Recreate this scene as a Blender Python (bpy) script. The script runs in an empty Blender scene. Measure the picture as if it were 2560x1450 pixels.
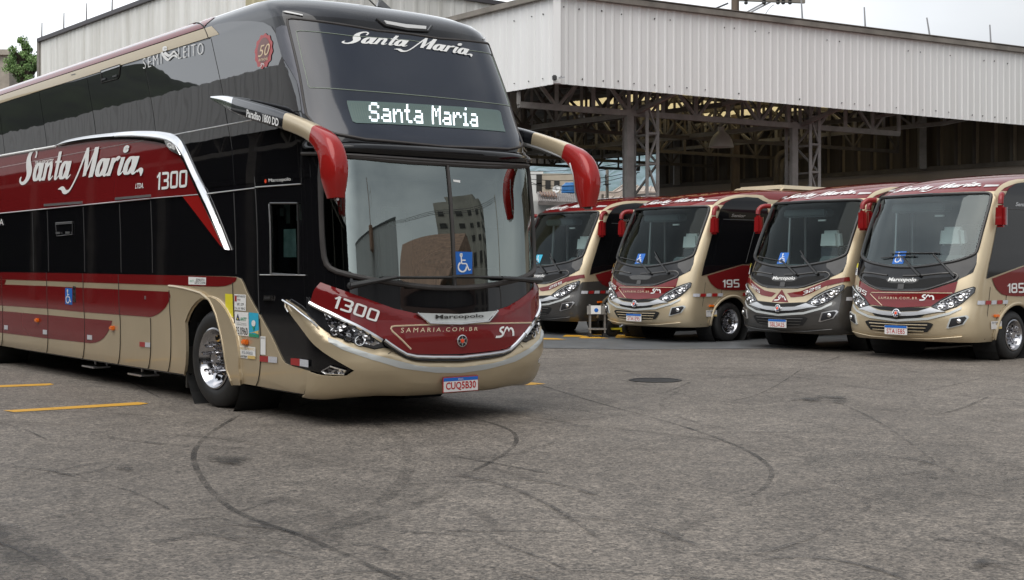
import bpy, bmesh, math, random
import numpy as np
from mathutils import Vector, Matrix
from mathutils.geometry import tessellate_polygon
random.seed(7)
scene = bpy.context.scene
col = scene.collection
R = math.radians
# ------------------------------------------------------------------ camera, sky, sun, exposure
FPX = 3283.0; CAMH = 1.5; CU = 1280.0; CV = 660.0      # focal length in photo pixels, eye height, vanishing centre
cam = bpy.data.cameras.new('camera'); cam_o = bpy.data.objects.new('camera', cam); col.objects.link(cam_o)
cam.sensor_width = 36.0; cam.lens = 36.0 * FPX / 2560.0; cam.shift_y = -65.0 / 2560.0
cam.clip_start = 0.1; cam.clip_end = 3000
cam_o.location = (0, 0, CAMH); cam_o.rotation_euler = (R(90), 0, 0)
scene.camera = cam_o
scene.view_settings.view_transform = 'Standard'; scene.view_settings.look = 'None'
scene.view_settings.exposure = 0.6; scene.view_settings.gamma = 1.0
world = bpy.data.worlds.new('World'); scene.world = world; world.use_nodes = True
SUN_EL, SUN_AZ = R(58), R(205)
def build_world():
    nt = world.node_tree; nt.nodes.clear(); N = nt.nodes.new; L = nt.links.new
    out = N('ShaderNodeOutputWorld'); bg = N('ShaderNodeBackground'); bg.inputs['Strength'].default_value = 0.12
    sky = N('ShaderNodeTexSky'); sky.sky_type = 'NISHITA'; sky.sun_disc = False
    sky.sun_elevation = SUN_EL; sky.sun_rotation = SUN_AZ; sky.air_density = 1.0; sky.dust_density = 3.0
    tc = N('ShaderNodeTexCoord'); mp = N('ShaderNodeMapping'); mp.inputs['Scale'].default_value = (1, 1, 2.6)
    nz = N('ShaderNodeTexNoise'); nz.inputs['Scale'].default_value = 1.7; nz.inputs['Detail'].default_value = 5; nz.inputs['Roughness'].default_value = 0.5
    cr = N('ShaderNodeValToRGB'); cr.color_ramp.elements[0].position = 0.32; cr.color_ramp.elements[1].position = 0.70
    cr.color_ramp.elements[0].color = (5.2, 5.5, 5.9, 1); cr.color_ramp.elements[1].color = (9.6, 9.8, 10.0, 1)
    mix = N('ShaderNodeMix'); mix.data_type = 'RGBA'; mix.inputs['Factor'].default_value = 0.88
    # the cloud is thicker towards the right of the yard
    sep = N('ShaderNodeSeparateXYZ'); mr = N('ShaderNodeMapRange'); mr.inputs['From Min'].default_value = 0.08; mr.inputs['From Max'].default_value = 0.42
    mr.inputs['To Min'].default_value = 1.0; mr.inputs['To Max'].default_value = 0.46
    mul = N('ShaderNodeVectorMath'); mul.operation = 'SCALE'
    L(tc.outputs['Generated'], mp.inputs['Vector']); L(mp.outputs['Vector'], nz.inputs['Vector']); L(nz.outputs['Fac'], cr.inputs['Fac'])
    L(tc.outputs['Generated'], sep.inputs['Vector']); L(sep.outputs['X'], mr.inputs['Value'])
    L(sky.outputs['Color'], mix.inputs['A']); L(cr.outputs['Color'], mix.inputs['B'])
    L(mix.outputs['Result'], mul.inputs[0]); L(mr.outputs['Result'], mul.inputs['Scale'])
    L(mul.outputs['Vector'], bg.inputs['Color']); L(bg.outputs['Background'], out.inputs['Surface'])
build_world()
sun = bpy.data.lights.new('sun', 'SUN'); sun.energy = 1.1; sun.angle = R(60); sun.color = (1.0, 0.96, 0.9)
sun_o = bpy.data.objects.new('sun', sun); col.objects.link(sun_o)
sd = Vector((math.sin(SUN_AZ) * math.cos(SUN_EL), math.cos(SUN_AZ) * math.cos(SUN_EL), math.sin(SUN_EL)))
sun_o.rotation_euler = sd.to_track_quat('Z', 'Y').to_euler(); sun_o.location = (0, -20, 40)
# ------------------------------------------------------------------ materials
def mat(name, color, rough=0.5, metal=0.0, coat=0.0, spec=0.5, ior=1.5, emit=None, es=0.0, bump=None, var=None, stretch=None, streak=None, coatrough=0.03):
    m = bpy.data.materials.new(name); m.use_nodes = True
    nt = m.node_tree; b = nt.nodes['Principled BSDF']; N = nt.nodes.new; L = nt.links.new
    b.inputs['Base Color'].default_value = (*color, 1); b.inputs['Roughness'].default_value = rough; b.inputs['Metallic'].default_value = metal
    b.inputs['IOR'].default_value = ior; b.inputs['Coat Weight'].default_value = coat; b.inputs['Coat Roughness'].default_value = coatrough
    b.inputs['Specular IOR Level'].default_value = spec
    if emit: b.inputs['Emission Color'].default_value = (*emit, 1); b.inputs['Emission Strength'].default_value = es
    tc = None
    def coord(sc=(1, 1, 1)):
        nonlocal tc
        if tc is None: tc = N('ShaderNodeTexCoord')
        mp = N('ShaderNodeMapping'); mp.inputs['Scale'].default_value = sc; L(tc.outputs['Object'], mp.inputs['Vector']); return mp.outputs['Vector']
    if var:      # (scale, amount[, stretch]) : patchy wear / dust of the surface itself
        nz = N('ShaderNodeTexNoise'); nz.inputs['Scale'].default_value = var[0]; nz.inputs['Detail'].default_value = 6; nz.inputs['Roughness'].default_value = 0.62
        L(coord(var[2] if len(var) > 2 else (1, 1, 1)), nz.inputs['Vector'])
        cr = N('ShaderNodeValToRGB'); a = var[1]; cr.color_ramp.elements[0].position = 0.3; cr.color_ramp.elements[1].position = 0.7
        cr.color_ramp.elements[0].color = (*[c * (1 - a) for c in color], 1); cr.color_ramp.elements[1].color = (*[min(1, c * (1 + a)) for c in color], 1)
        L(nz.outputs['Fac'], cr.inputs['Fac']); L(cr.outputs['Color'], b.inputs['Base Color'])
        mr = N('ShaderNodeMapRange'); mr.inputs['To Min'].default_value = max(0.02, rough * 0.85); mr.inputs['To Max'].default_value = min(1, rough * 1.2)
        L(nz.outputs['Fac'], mr.inputs['Value']); L(mr.outputs['Result'], b.inputs['Roughness'])
    if bump:     # (scale, strength, distance[, stretch])
        nz = N('ShaderNodeTexNoise'); nz.inputs['Scale'].default_value = bump[0]; nz.inputs['Detail'].default_value = 2
        L(coord(bump[3] if len(bump) > 3 else (1, 1, 1)), nz.inputs['Vector'])
        bp = N('ShaderNodeBump'); bp.inputs['Strength'].default_value = bump[1]; bp.inputs['Distance'].default_value = bump[2]
        L(nz.outputs['Fac'], bp.inputs['Height']); L(bp.outputs['Normal'], b.inputs['Normal'])
        if coat: L(bp.outputs['Normal'], b.inputs['Coat Normal'])
    return m
def glass_mat(name, tint, ior, spec_tint=(1, 1, 1), bump=None):
    m = bpy.data.materials.new(name); m.use_nodes = True; nt = m.node_tree; nt.nodes.clear(); N = nt.nodes.new; L = nt.links.new
    out = N('ShaderNodeOutputMaterial'); tr = N('ShaderNodeBsdfTransparent'); gl = N('ShaderNodeBsdfGlossy'); mx = N('ShaderNodeMixShader'); fr = N('ShaderNodeFresnel')
    tr.inputs['Color'].default_value = (*tint, 1); gl.inputs['Roughness'].default_value = 0.01; gl.inputs['Color'].default_value = (*spec_tint, 1); fr.inputs['IOR'].default_value = ior
    L(fr.outputs['Fac'], mx.inputs['Fac']); L(tr.outputs['BSDF'], mx.inputs[1]); L(gl.outputs['BSDF'], mx.inputs[2]); L(mx.outputs['Shader'], out.inputs['Surface'])
    if bump:
        tc = N('ShaderNodeTexCoord'); nz = N('ShaderNodeTexNoise'); nz.inputs['Scale'].default_value = bump[0]; nz.inputs['Detail'].default_value = 1
        bp = N('ShaderNodeBump'); bp.inputs['Strength'].default_value = bump[1]; bp.inputs['Distance'].default_value = bump[2]
        L(tc.outputs['Object'], nz.inputs['Vector']); L(nz.outputs['Fac'], bp.inputs['Height']); L(bp.outputs['Normal'], gl.inputs['Normal'])
    return m
M = {}
M['black'] = mat('black_gloss_paint', (0.006, 0.006, 0.007), 0.25, 0, 1.0, bump=(1.3, 0.10, 0.01), spec=0.0)
M['capblack'] = mat('graphite_cap_paint', (0.020, 0.021, 0.025), 0.35, 0.3, 1.0, var=(2, .2), spec=0.0)
M['sideglass'] = mat('dark_side_glass', (0.006, 0.006, 0.007), 0.012, 0, 0.0, spec=.85, ior=1.75, bump=(1.2, 0.14, 0.012, (1, 1, .7)))
M['miniside'] = mat('minibus_side_glass', (0.006, 0.006, 0.007), 0.06, 0, 0, spec=.5, ior=1.45, bump=(1.5, .1, .01))
M['pillar'] = mat('satin_graphite_pillar', (0.10, 0.10, 0.11), 0.32, 0.85, 0.3)
M['upglass'] = mat('upper_windscreen_glass', (0.016, 0.021, 0.034), 0.09, 0, 0, spec=0.5, ior=1.6, bump=(2.2, 0.10, 0.01, (1, 1.8, .35)))
M['windscreen'] = glass_mat('windscreen_glass', (0.75, 0.88, 0.84), 3.4, (.90, 1, .96), bump=(.9, .25, .02))
M['doorglass'] = glass_mat('door_glass', (0.55, 0.72, 0.70), 1.6)
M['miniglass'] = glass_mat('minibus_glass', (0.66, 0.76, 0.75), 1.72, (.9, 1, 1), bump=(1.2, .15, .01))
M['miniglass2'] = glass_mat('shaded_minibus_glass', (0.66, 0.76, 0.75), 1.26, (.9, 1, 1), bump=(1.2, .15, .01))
M['mirrorred'] = mat('mirror_red_paint', (0.23, 0.012, 0.013), 0.3, 0.1, 1.0, spec=0.0)
M['champ'] = mat('champagne_paint', (0.58, 0.48, 0.325), 0.34, 0.5, 0.7, var=(1.4, .05), spec=0.0)
M['stripe'] = mat('pale_beige_stripe', (0.50, 0.42, 0.29), 0.4, 0.1, 0.6, spec=0.0)
M['silverstripe'] = mat('pale_grey_stripe', (0.52, 0.54, 0.53), 0.4, 0.2, 0.5, spec=0.0)
M['red'] = mat('maroon_paint', (0.165, 0.012, 0.013), 0.35, 0.0, 1.0, bump=(1.1, .05, .01), spec=0.0)
M['red2'] = mat('bright_red_paint', (0.33, 0.016, 0.014), 0.32, 0.1, 1.0, spec=0.0)
M['dullred'] = mat('pinkish_maroon_paint', (0.16, 0.020, 0.022), 0.40, 0, 0.8, spec=0.0)  # pinker maroon; puts the lowest skirt band's reflection into its colour
M['grey'] = mat('graphite_bumper_paint', (0.075, 0.072, 0.068), 0.35, 0.4, 0.8, spec=0.0)
M['chrome'] = mat('chrome', (0.78, 0.78, 0.78), 0.10, 1.0, var=(3, .05))
M['alloy'] = mat('polished_wheel', (0.50, 0.50, 0.52), 0.17, 1.0)
M['satin'] = mat('satin_silver', (0.55, 0.55, 0.55), 0.3, 0.9)
M['white'] = mat('white_lettering', (0.80, 0.80, 0.78), 0.45)
M['cream'] = mat('cream_line', (0.72, 0.58, 0.40), 0.45)
M['rubber'] = mat('tyre_rubber', (0.018, 0.018, 0.018), 0.55, 0, 0, var=(9, .3))
M['gasket'] = mat('window_gasket', (0.045, 0.040, 0.038), 0.55, var=(6, .25))
M['seam'] = mat('panel_gap', (0.02, 0.018, 0.015), 0.7)
M['seamlight'] = mat('glass_edge', (0.05, 0.05, 0.05), 0.4)
M['trim'] = mat('black_plastic', (0.02, 0.02, 0.02), 0.45, 0, .2)
M['chassis'] = mat('chassis_dark', (0.008, 0.008, 0.008), 0.8)
M['interior'] = mat('cabin_dark', (0.020, 0.022, 0.024), 0.8)
M['dash'] = mat('dashboard_grey', (0.07, 0.085, 0.09), 0.6)
M['seat'] = mat('seat_fabric', (0.05, 0.055, 0.07), 0.9)
M['headcloth'] = mat('white_headrest_cloth', (0.75, 0.77, 0.75), 0.9)
M['amber'] = mat('amber_lens', (0.80, 0.17, 0.01), 0.25, 0, 0.6, var=(40, .25))
M['refred'] = mat('red_reflector', (0.36, 0.012, 0.014), 0.35, 0, .5)
M['refwhite'] = mat('white_reflector', (0.55, 0.56, 0.60), 0.35, 0, .5, var=(90, .18))
M['blue'] = mat('blue_sign', (0.01, 0.13, 0.50), 0.4)
M['cyan'] = mat('cyan_sticker', (0.03, 0.42, 0.62), 0.4)
M['green'] = mat('green_sticker', (0.03, 0.30, 0.16), 0.4)
M['sand'] = mat('sand_sticker', (0.70, 0.50, 0.18), 0.4)
M['yellow'] = mat('yellow_sticker', (0.75, 0.66, 0.03), 0.4)
M['orange'] = mat('orange_tag', (0.85, 0.40, 0.02), 0.4)
M['ink'] = mat('black_ink', (0.01, 0.01, 0.012), 0.5)
M['inkblue'] = mat('navy_ink', (0.01, 0.02, 0.10), 0.5)
M['greyink'] = mat('grey_ink', (0.22, 0.24, 0.27), 0.5)
M['orred'] = mat('badge_orange', (0.80, 0.06, 0.01), 0.35, 0, .5)
M['plate'] = mat('plate_white', (0.72, 0.70, 0.68), 0.4)
M['platered'] = mat('plate_red_letters', (0.45, 0.02, 0.02), 0.4)
M['sealred'] = mat('anniversary_seal_red', (0.42, 0.03, 0.03), 0.35, 0, .3)
M['seal2'] = mat('anniversary_seal_brown', (0.16, 0.05, 0.04), 0.35, 0, .3)
M['gold'] = mat('gold_lettering', (0.75, 0.58, 0.38), 0.4)
M['ledbg'] = mat('led_panel', (0.10, 0.15, 0.14), 0.35, spec=.6)
M['ledoff'] = mat('led_dot_off', (0.20, 0.24, 0.19), 0.5)
M['led'] = mat('led_dot_lit', (0.9, 0.95, 1), 0.5, emit=(0.82, 0.93, 1), es=1.25)
M['lamp'] = mat('clearance_lamp', (0.55, 0.55, 0.54), 0.3, coat=.4)
def lined(name, src):
    m = M[src].copy(); m.name = name; nt = m.node_tree; N = nt.nodes.new; L = nt.links.new; b = nt.nodes['Principled BSDF']; out = [n for n in nt.nodes if n.type == 'OUTPUT_MATERIAL'][0]
    g = N('ShaderNodeNewGeometry'); d = N('ShaderNodeBsdfDiffuse'); d.inputs['Color'].default_value = (.03, .032, .034, 1); x = N('ShaderNodeMixShader')
    L(g.outputs['Backfacing'], x.inputs['Fac']); L(b.outputs['BSDF'], x.inputs[1]); L(d.outputs['BSDF'], x.inputs[2]); L(x.outputs['Shader'], out.inputs['Surface']); M[name] = m
lined('champ_lined', 'champ'); lined('red_lined', 'red')      # painted outside, dark trim inside
def lens_mat():
    m = mat('headlamp_reflector', (0.55, 0.57, 0.60), 0.16, 0.9, 0.6); nt = m.node_tree; b = nt.nodes['Principled BSDF']; N = nt.nodes.new; L = nt.links.new
    tc = N('ShaderNodeTexCoord'); v = N('ShaderNodeTexVoronoi'); v.inputs['Scale'].default_value = 26
    cr = N('ShaderNodeValToRGB'); cr.color_ramp.elements[0].color = (0.03, .03, .035, 1); cr.color_ramp.elements[1].color = (.9, .9, .92, 1)  # light and dark cells put the lamp's sparkle into the colour
    cr.color_ramp.elements[0].position = .42; cr.color_ramp.elements[1].position = .95
    bp = N('ShaderNodeBump'); bp.inputs['Strength'].default_value = .9; bp.inputs['Distance'].default_value = .02
    L(tc.outputs['Object'], v.inputs['Vector']); L(v.outputs['Color'], cr.inputs['Fac']); L(cr.outputs['Color'], b.inputs['Base Color'])
    L(v.outputs['Distance'], bp.inputs['Height']); L(bp.outputs['Normal'], b.inputs['Normal'])
    return m
M['lens'] = lens_mat()
M['lensdark'] = mat('headlamp_housing', (0.05, 0.052, 0.058), 0.2, 0.6, 1.0)
def pchip(xs, ys):
    n=len(xs); h=[xs[i+1]-xs[i] for i in range(n-1)]; d=[(ys[i+1]-ys[i])/h[i] for i in range(n-1)]
    m=[0.0]*n; m[0]=d[0]; m[-1]=d[-1]
    for i in range(1,n-1):
        if d[i-1]*d[i]>0:
            w1=2*h[i]+h[i-1]; w2=h[i]+2*h[i-1]; m[i]=(w1+w2)/(w1/d[i-1]+w2/d[i])
    def f(x):
        if x<=xs[0]: return ys[0]
        if x>=xs[-1]: return ys[-1]
        lo=0; hi=n-1
        while hi-lo>1:
            k=(lo+hi)//2
            if xs[k]<=x: lo=k
            else: hi=k
        t=(x-xs[lo])/h[lo]; t2=t*t; t3=t2*t
        return (2*t3-3*t2+1)*ys[lo]+(t3-2*t2+t)*h[lo]*m[lo]+(3*t2-2*t3)*ys[lo+1]+(t3-t2)*h[lo]*m[lo+1]
    return f
class Surf:
    """Skin of a vehicle: point(p, t); p runs round the plan outline from the front centre
    (negative = the vehicle's right side), t runs up the front and over the roof."""
    def __init__(s, origin, th, rows, m, n, aref, wref, crown=None):
        s.ox, s.oy = origin; s.th = th
        s.f = (math.cos(th), math.sin(th)); s.l = (-math.sin(th), math.cos(th))   # forward, left
        ts=[r[0] for r in rows]
        s.z=pchip(ts,[r[1] for r in rows]); s.s0=pchip(ts,[r[2] for r in rows]); s.a=pchip(ts,[r[3] for r in rows]); s.w=pchip(ts,[r[4] for r in rows])
        s.tmin, s.tmax = ts[0], ts[-1]
        N=400; xs=[];ys=[];L=[0.0]
        for i in range(N+1):
            g=i/N; y=1-(1-g)**2.6; x=(max(0,1-y**m))**(1.0/n); xs.append(x); ys.append(y)
            if i: L.append(L[-1]+math.hypot((xs[-1]-xs[-2])*aref,(ys[-1]-ys[-2])*wref))
        s.L=L[-1]; s.tx=(L,xs); s.ty=(L,ys)
        s.crown=crown
    def local(s, p, t, off=0.0):
        q=abs(p); sg=1 if p>0 else -1
        a=s.a(t); w=s.w(t); x0=s.s0(t)-a
        if q<s.L: X=x0+a*float(np.interp(q,*s.tx)); Y=w*float(np.interp(q,*s.ty))*sg
        else: X=x0-(q-s.L); Y=w*sg
        Z=s.z(t)
        if off:
            N=s.normal(p,t); return (X+N[0]*off, Y+N[1]*off, Z+N[2]*off)
        return (X,Y,Z)
    def normal(s,p,t):
        e=0.012
        t1=min(t+e,s.tmax); t0=max(t-e,s.tmin)
        A=s.local(p+e,t); B=s.local(p-e,t); C=s.local(p,t1); D=s.local(p,t0)
        ux,uy,uz=A[0]-B[0],A[1]-B[1],A[2]-B[2]; vx,vy,vz=C[0]-D[0],C[1]-D[1],C[2]-D[2]
        n=(uy*vz-uz*vy,uz*vx-ux*vz,ux*vy-uy*vx); k=math.sqrt(sum(c*c for c in n)) or 1
        return (n[0]/k,n[1]/k,n[2]/k)
    def world(s,P): return (s.ox+P[0]*s.f[0]+P[1]*s.l[0], s.oy+P[0]*s.f[1]+P[1]*s.l[1], P[2])
    def proj(s,p,t):
        W=s.world(s.local(p,t)); return (CU+FPX*W[0]/W[1], CV-FPX*(W[2]-CAMH)/W[1])
    def build_cache(s,p0,p1,t0,t1):
        s.cache=[]
        for i in range(61):
            p=p0+(p1-p0)*i/60
            for j in range(41):
                t=t0+(t1-t0)*j/40
                W=s.world(s.local(p,t)); N=s.normal(p,t)
                nx=N[0]*s.f[0]+N[1]*s.l[0]; ny=N[0]*s.f[1]+N[1]*s.l[1]
                if nx*W[0]+ny*W[1]+N[2]*(W[2]-CAMH)<0: s.cache.append((p,t)+s.proj(p,t))
    def inv(s,u,v,guess=None):
        """(p, t) of the skin point seen at photo pixel (u, v)"""
        if guess is None: g=min(s.cache,key=lambda c:(c[2]-u)**2+(c[3]-v)**2)
        else: g=guess
        p,t=g[0],g[1]; e=1e-3
        for _ in range(14):
            U,V=s.proj(p,t); ru,rv=u-U,v-V
            if abs(ru)+abs(rv)<0.05: break
            A=s.proj(p+e,t);B=s.proj(p,t+e)
            a,b,c,d=(A[0]-U)/e,(B[0]-U)/e,(A[1]-V)/e,(B[1]-V)/e; D=a*d-b*c
            if abs(D)<1e-6: break
            dp=(ru*d-rv*b)/D; dt=(a*rv-c*ru)/D; k=max(abs(dp),abs(dt)); k=min(1,.25/k) if k>0 else 1
            p+=dp*k; t+=dt*k; t=min(max(t,s.tmin),s.tmax)
        return (p,t)
# ------------------------------------------------------------------ object helpers
def tag(o, label=None, cat=None, group=None, kind=None):
    if label: o['label'] = label
    if cat: o['category'] = cat
    if group: o['group'] = group
    if kind: o['kind'] = kind
    return o
def empty(name, loc=(0, 0, 0), rz=0.0):
    o = bpy.data.objects.new(name, None); col.objects.link(o); o.location = loc; o.rotation_euler = (0, 0, rz); o.empty_display_size = .3; return o
def link(name, me, m, parent=None):
    if m is not None and not me.materials: me.materials.append(m)
    o = bpy.data.objects.new(name, me); col.objects.link(o)
    if parent: o.parent = parent
    return o
class MB:
    def __init__(s): s.v = []; s.f = []
    def add(s, vs, fs):
        b = len(s.v); s.v += [tuple(v) for v in vs]; s.f += [tuple(i + b for i in f) for f in fs]; return s
    def box(s, c, d, rz=0.0, top=None):
        """centre, full size, turn about z, scale of the top face"""
        t = top or (1, 1); vs = []
        for z, k in ((-.5, (1, 1)), (.5, t)):
            for x, y in ((-.5, -.5), (.5, -.5), (.5, .5), (-.5, .5)):
                X, Y = x * d[0] * k[0], y * d[1] * k[1]
                vs.append((c[0] + X * math.cos(rz) - Y * math.sin(rz), c[1] + X * math.sin(rz) + Y * math.cos(rz), c[2] + z * d[2]))
        return s.add(vs, [(3, 2, 1, 0), (4, 5, 6, 7), (0, 1, 5, 4), (1, 2, 6, 5), (2, 3, 7, 6), (3, 0, 4, 7)])
    def bar(s, a, b, w, h=None, up=(0, 0, 1)):
        """square bar from a to b"""
        a = Vector(a); b = Vector(b); d = (b - a); L = d.length
        if L < 1e-6: return s
        d /= L; u = Vector(up)
        if abs(d.dot(u)) > .98: u = Vector((1, 0, 0))
        x = d.cross(u).normalized(); y = x.cross(d); h = h or w; vs = []
        for P in (a, b):
            for i, j in ((-1, -1), (1, -1), (1, 1), (-1, 1)): vs.append(P + x * i * w / 2 + y * j * h / 2)
        return s.add(vs, [(3, 2, 1, 0), (4, 5, 6, 7), (0, 1, 5, 4), (1, 2, 6, 5), (2, 3, 7, 6), (3, 0, 4, 7)])
    def tube(s, pts, r, n=8, cap=True, sq=None):
        """round tube along pts; r a number or a list"""
        P = [Vector(p) for p in pts]; rs = r if isinstance(r, (list, tuple)) else [r] * len(P); rings = []; up = None
        for i, p in enumerate(P):
            d = (P[min(i + 1, len(P) - 1)] - P[max(i - 1, 0)]).normalized()
            if up is None:
                up = Vector((0, 0, 1))
                if abs(d.dot(up)) > .95: up = Vector((1, 0, 0))
            x = d.cross(up).normalized(); y = x.cross(d).normalized(); up = y
            a, b = (rs[i], rs[i]) if not isinstance(rs[i], (tuple, list)) else rs[i]
            rings.append([p + x * math.cos(2 * math.pi * k / n) * a + y * math.sin(2 * math.pi * k / n) * b for k in range(n)])
        vs = [v for g in rings for v in g]; fs = []
        for i in range(len(P) - 1):
            for k in range(n): fs.append((i * n + k, i * n + (k + 1) % n, (i + 1) * n + (k + 1) % n, (i + 1) * n + k))
        if cap: fs.append(tuple(range(n - 1, -1, -1))); fs.append(tuple((len(P) - 1) * n + k for k in range(n)))
        return s.add(vs, fs)
    def lathe(s, prof, axis_o=(0, 0, 0), ax=(0, 1, 0), n=40):
        """prof: (radius, along axis)"""
        a = Vector(ax).normalized(); u = Vector((0, 0, 1)) if abs(a.z) < .9 else Vector((1, 0, 0)); x = a.cross(u).normalized(); y = a.cross(x); o = Vector(axis_o); vs = []; fs = []
        for r, h in prof:
            for k in range(n):
                t = 2 * math.pi * k / n; vs.append(o + a * h + (x * math.cos(t) + y * math.sin(t)) * r)
        for i in range(len(prof) - 1):
            for k in range(n): fs.append((i * n + k, i * n + (k + 1) % n, (i + 1) * n + (k + 1) % n, (i + 1) * n + k))
        return s.add(vs, fs)
    def poly(s, pts): b = len(s.v); s.v += [tuple(p) for p in pts]; s.f.append(tuple(range(b, b + len(pts)))); return s
    def build(s, name, m, parent=None, smooth=False, bevel=0, angle=40):
        me = bpy.data.meshes.new(name); me.from_pydata(s.v, [], s.f); me.validate()
        bm = bmesh.new(); bm.from_mesh(me); bmesh.ops.recalc_face_normals(bm, faces=bm.faces)
        if bevel: bmesh.ops.bevel(bm, geom=list(bm.edges), offset=bevel, segments=2, affect='EDGES', clamp_overlap=True)
        bm.to_mesh(me); bm.free()
        if smooth:
            for p in me.polygons: p.use_smooth = True
            try: me.set_sharp_from_angle(angle=R(angle))
            except Exception: pass
        return link(name, me, m, parent)
def box_obj(name, c, d, m, parent=None, rz=0, bevel=0): return MB().box(c, d, rz).build(name, m, parent, bevel=bevel)
# ------------------------------------------------------------------ skins wrapped on a vehicle surface
def cutgrid(bm, S, sp, st):
    ps = [v.co.x for v in bm.verts]; ts = [v.co.y for v in bm.verts]
    if not ps: return
    lo, hi = max(min(ps), -S.L - .1), min(max(ps), S.L + .1); k = math.ceil(lo / sp)
    while k * sp < hi:
        bmesh.ops.bisect_plane(bm, geom=bm.verts[:] + bm.edges[:] + bm.faces[:], plane_co=(k * sp, 0, 0), plane_no=(1, 0, 0), dist=1e-5); k += 1
    k = math.ceil(min(ts) / st)
    while k * st < max(ts):
        bmesh.ops.bisect_plane(bm, geom=bm.verts[:] + bm.edges[:] + bm.faces[:], plane_co=(0, k * st, 0), plane_no=(0, 1, 0), dist=1e-5); k += 1
def wrap(name, S, polys, m, root, off=.004, sp=.07, st=.07, rim=0.0, flat=False):
    """polys: list of (verts2d, faces[, extra offset]) in (p, t)"""
    bm = bmesh.new()
    lay = bm.verts.layers.float.new('xo')
    for pl in polys:
        vs = [bm.verts.new((a, b, 0)) for a, b in pl[0]]
        if len(pl) > 2:
            for v in vs: v[lay] = pl[2]
        for f in pl[1]:
            try: bm.faces.new([vs[i] for i in f])
            except ValueError: pass
    cutgrid(bm, S, sp, st)
    bm.normal_update()
    for f in bm.faces:
        if f.normal.z < 0: f.normal_flip()
    bm.verts.index_update(); bm.verts.ensure_lookup_table()
    vs = []; nm = []; co = [(v.co.x, v.co.y, v[lay]) for v in bm.verts]
    for p, t, xo in co:
        o = (off(p, t) if callable(off) else off) + xo
        N = S.normal(p, t); P = S.local(p, t); nm.append(N); vs.append((P[0] + N[0] * o, P[1] + N[1] * o, P[2] + N[2] * o))
    # (p, t) runs left-handed seen from outside on either side of the centre, so face order is kept
    fs = [[v.index for v in f.verts] for f in bm.faces]; ln = [nm[i] for f in fs for i in f]
    if rim:
        for e in bm.edges:
            if e.is_boundary and not flat:
                a, b = e.verts[0].index, e.verts[1].index; k = len(vs)
                for i in (b, a):
                    p, t, xo = co[i]; o = (off(p, t) if callable(off) else off) - rim; P = S.local(p, t); N = nm[i]
                    vs.append((P[0] + N[0] * o, P[1] + N[1] * o, P[2] + N[2] * o))
                A = Vector(vs[a]); B = Vector(vs[b]); C = Vector(vs[k]); n = (B - A).cross(C - B).normalized()
                fs.append([a, b, k, k + 1]); ln += [tuple(n)] * 4
    bm.free()
    me = bpy.data.meshes.new(name); me.from_pydata(vs, [], fs); me.update()
    for p in me.polygons: p.use_smooth = True
    if not fs: print('EMPTY', name); return link(name, me, m, root)
    if callable(off) or rim: me.set_sharp_from_angle(angle=R(35))
    else: me.normals_split_custom_set(ln)
    return link(name, me, m, root)
def fill2d(outer, holes=()):
    loops = [[Vector((a, b, 0)) for a, b in outer]] + [[Vector((a, b, 0)) for a, b in h] for h in holes]
    tris = tessellate_polygon(loops); vs = [(v.x, v.y) for l in loops for v in l]
    return (vs, [tuple(t) for t in tris])
def patch(name, S, outline, m, root, off=.004, holes=(), rim=0.0, st=.07, sp=.07):
    return wrap(name, S, [fill2d(outline, holes)], m, root, off, rim=rim, st=st, sp=sp)
def PX(S, pts, mir=False):
    o = [S.inv(u, v) for u, v in pts]
    return [(-p, t) for p, t in o] if mir else o
def sym(half):
    """closed symmetric outline from one half that runs from the centre line to the centre line"""
    h = [list(q) for q in half]; h[0][0] = 0; h[-1][0] = 0; h = [tuple(q) for q in h]
    return h + [(-p, t) for p, t in reversed(h[1:-1])]
def smoothpts(pts, n=3, closed=False):
    for _ in range(n):
        q = []; N = len(pts)
        for i in range(N if closed else N - 1):
            a = pts[i]; b = pts[(i + 1) % N]
            q += [tuple(.75 * x + .25 * y for x, y in zip(a, b)), tuple(.25 * x + .75 * y for x, y in zip(a, b))]
        if not closed: q = [pts[0]] + q + [pts[-1]]
        pts = q
    return pts
def line_on(name, S, pts, w, m, root, off=.006, n=6, flatten=1.0, dense=.06):
    """a thin bead following the skin"""
    P = []
    for i in range(len(pts) - 1):
        a, b = pts[i], pts[i + 1]; k = max(1, int(math.hypot(b[0] - a[0], b[1] - a[1]) / dense))
        for j in range(k): P.append((a[0] + (b[0] - a[0]) * j / k, a[1] + (b[1] - a[1]) * j / k))
    P.append(pts[-1])
    mb = MB(); mb.tube([S.local(p, t, off) for p, t in P], w / 2, n); return mb.build(name, m, root, smooth=True)
def polydist(x, y, L):
    d = 9e9
    for (a, b), (c, e) in zip(L[:-1], L[1:]):
        vx, vy = c - a, e - b; q = vx * vx + vy * vy or 1e-9; t = min(1, max(0, ((x - a) * vx + (y - b) * vy) / q)); d = min(d, math.hypot(x - a - t * vx, y - b - t * vy))
    return d
def quad_map(S, q):
    """q: BL BR TR TL in photo pixels or ready (p, t)"""
    c = [S.inv(*k) if abs(k[0]) > 20 or abs(k[1]) > 20 else k for k in q]
    def f(x, y):
        return tuple((1 - x) * (1 - y) * c[0][i] + x * (1 - y) * c[1][i] + x * y * c[2][i] + (1 - x) * y * c[3][i] for i in (0, 1))
    return f
_tc = {}
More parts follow.
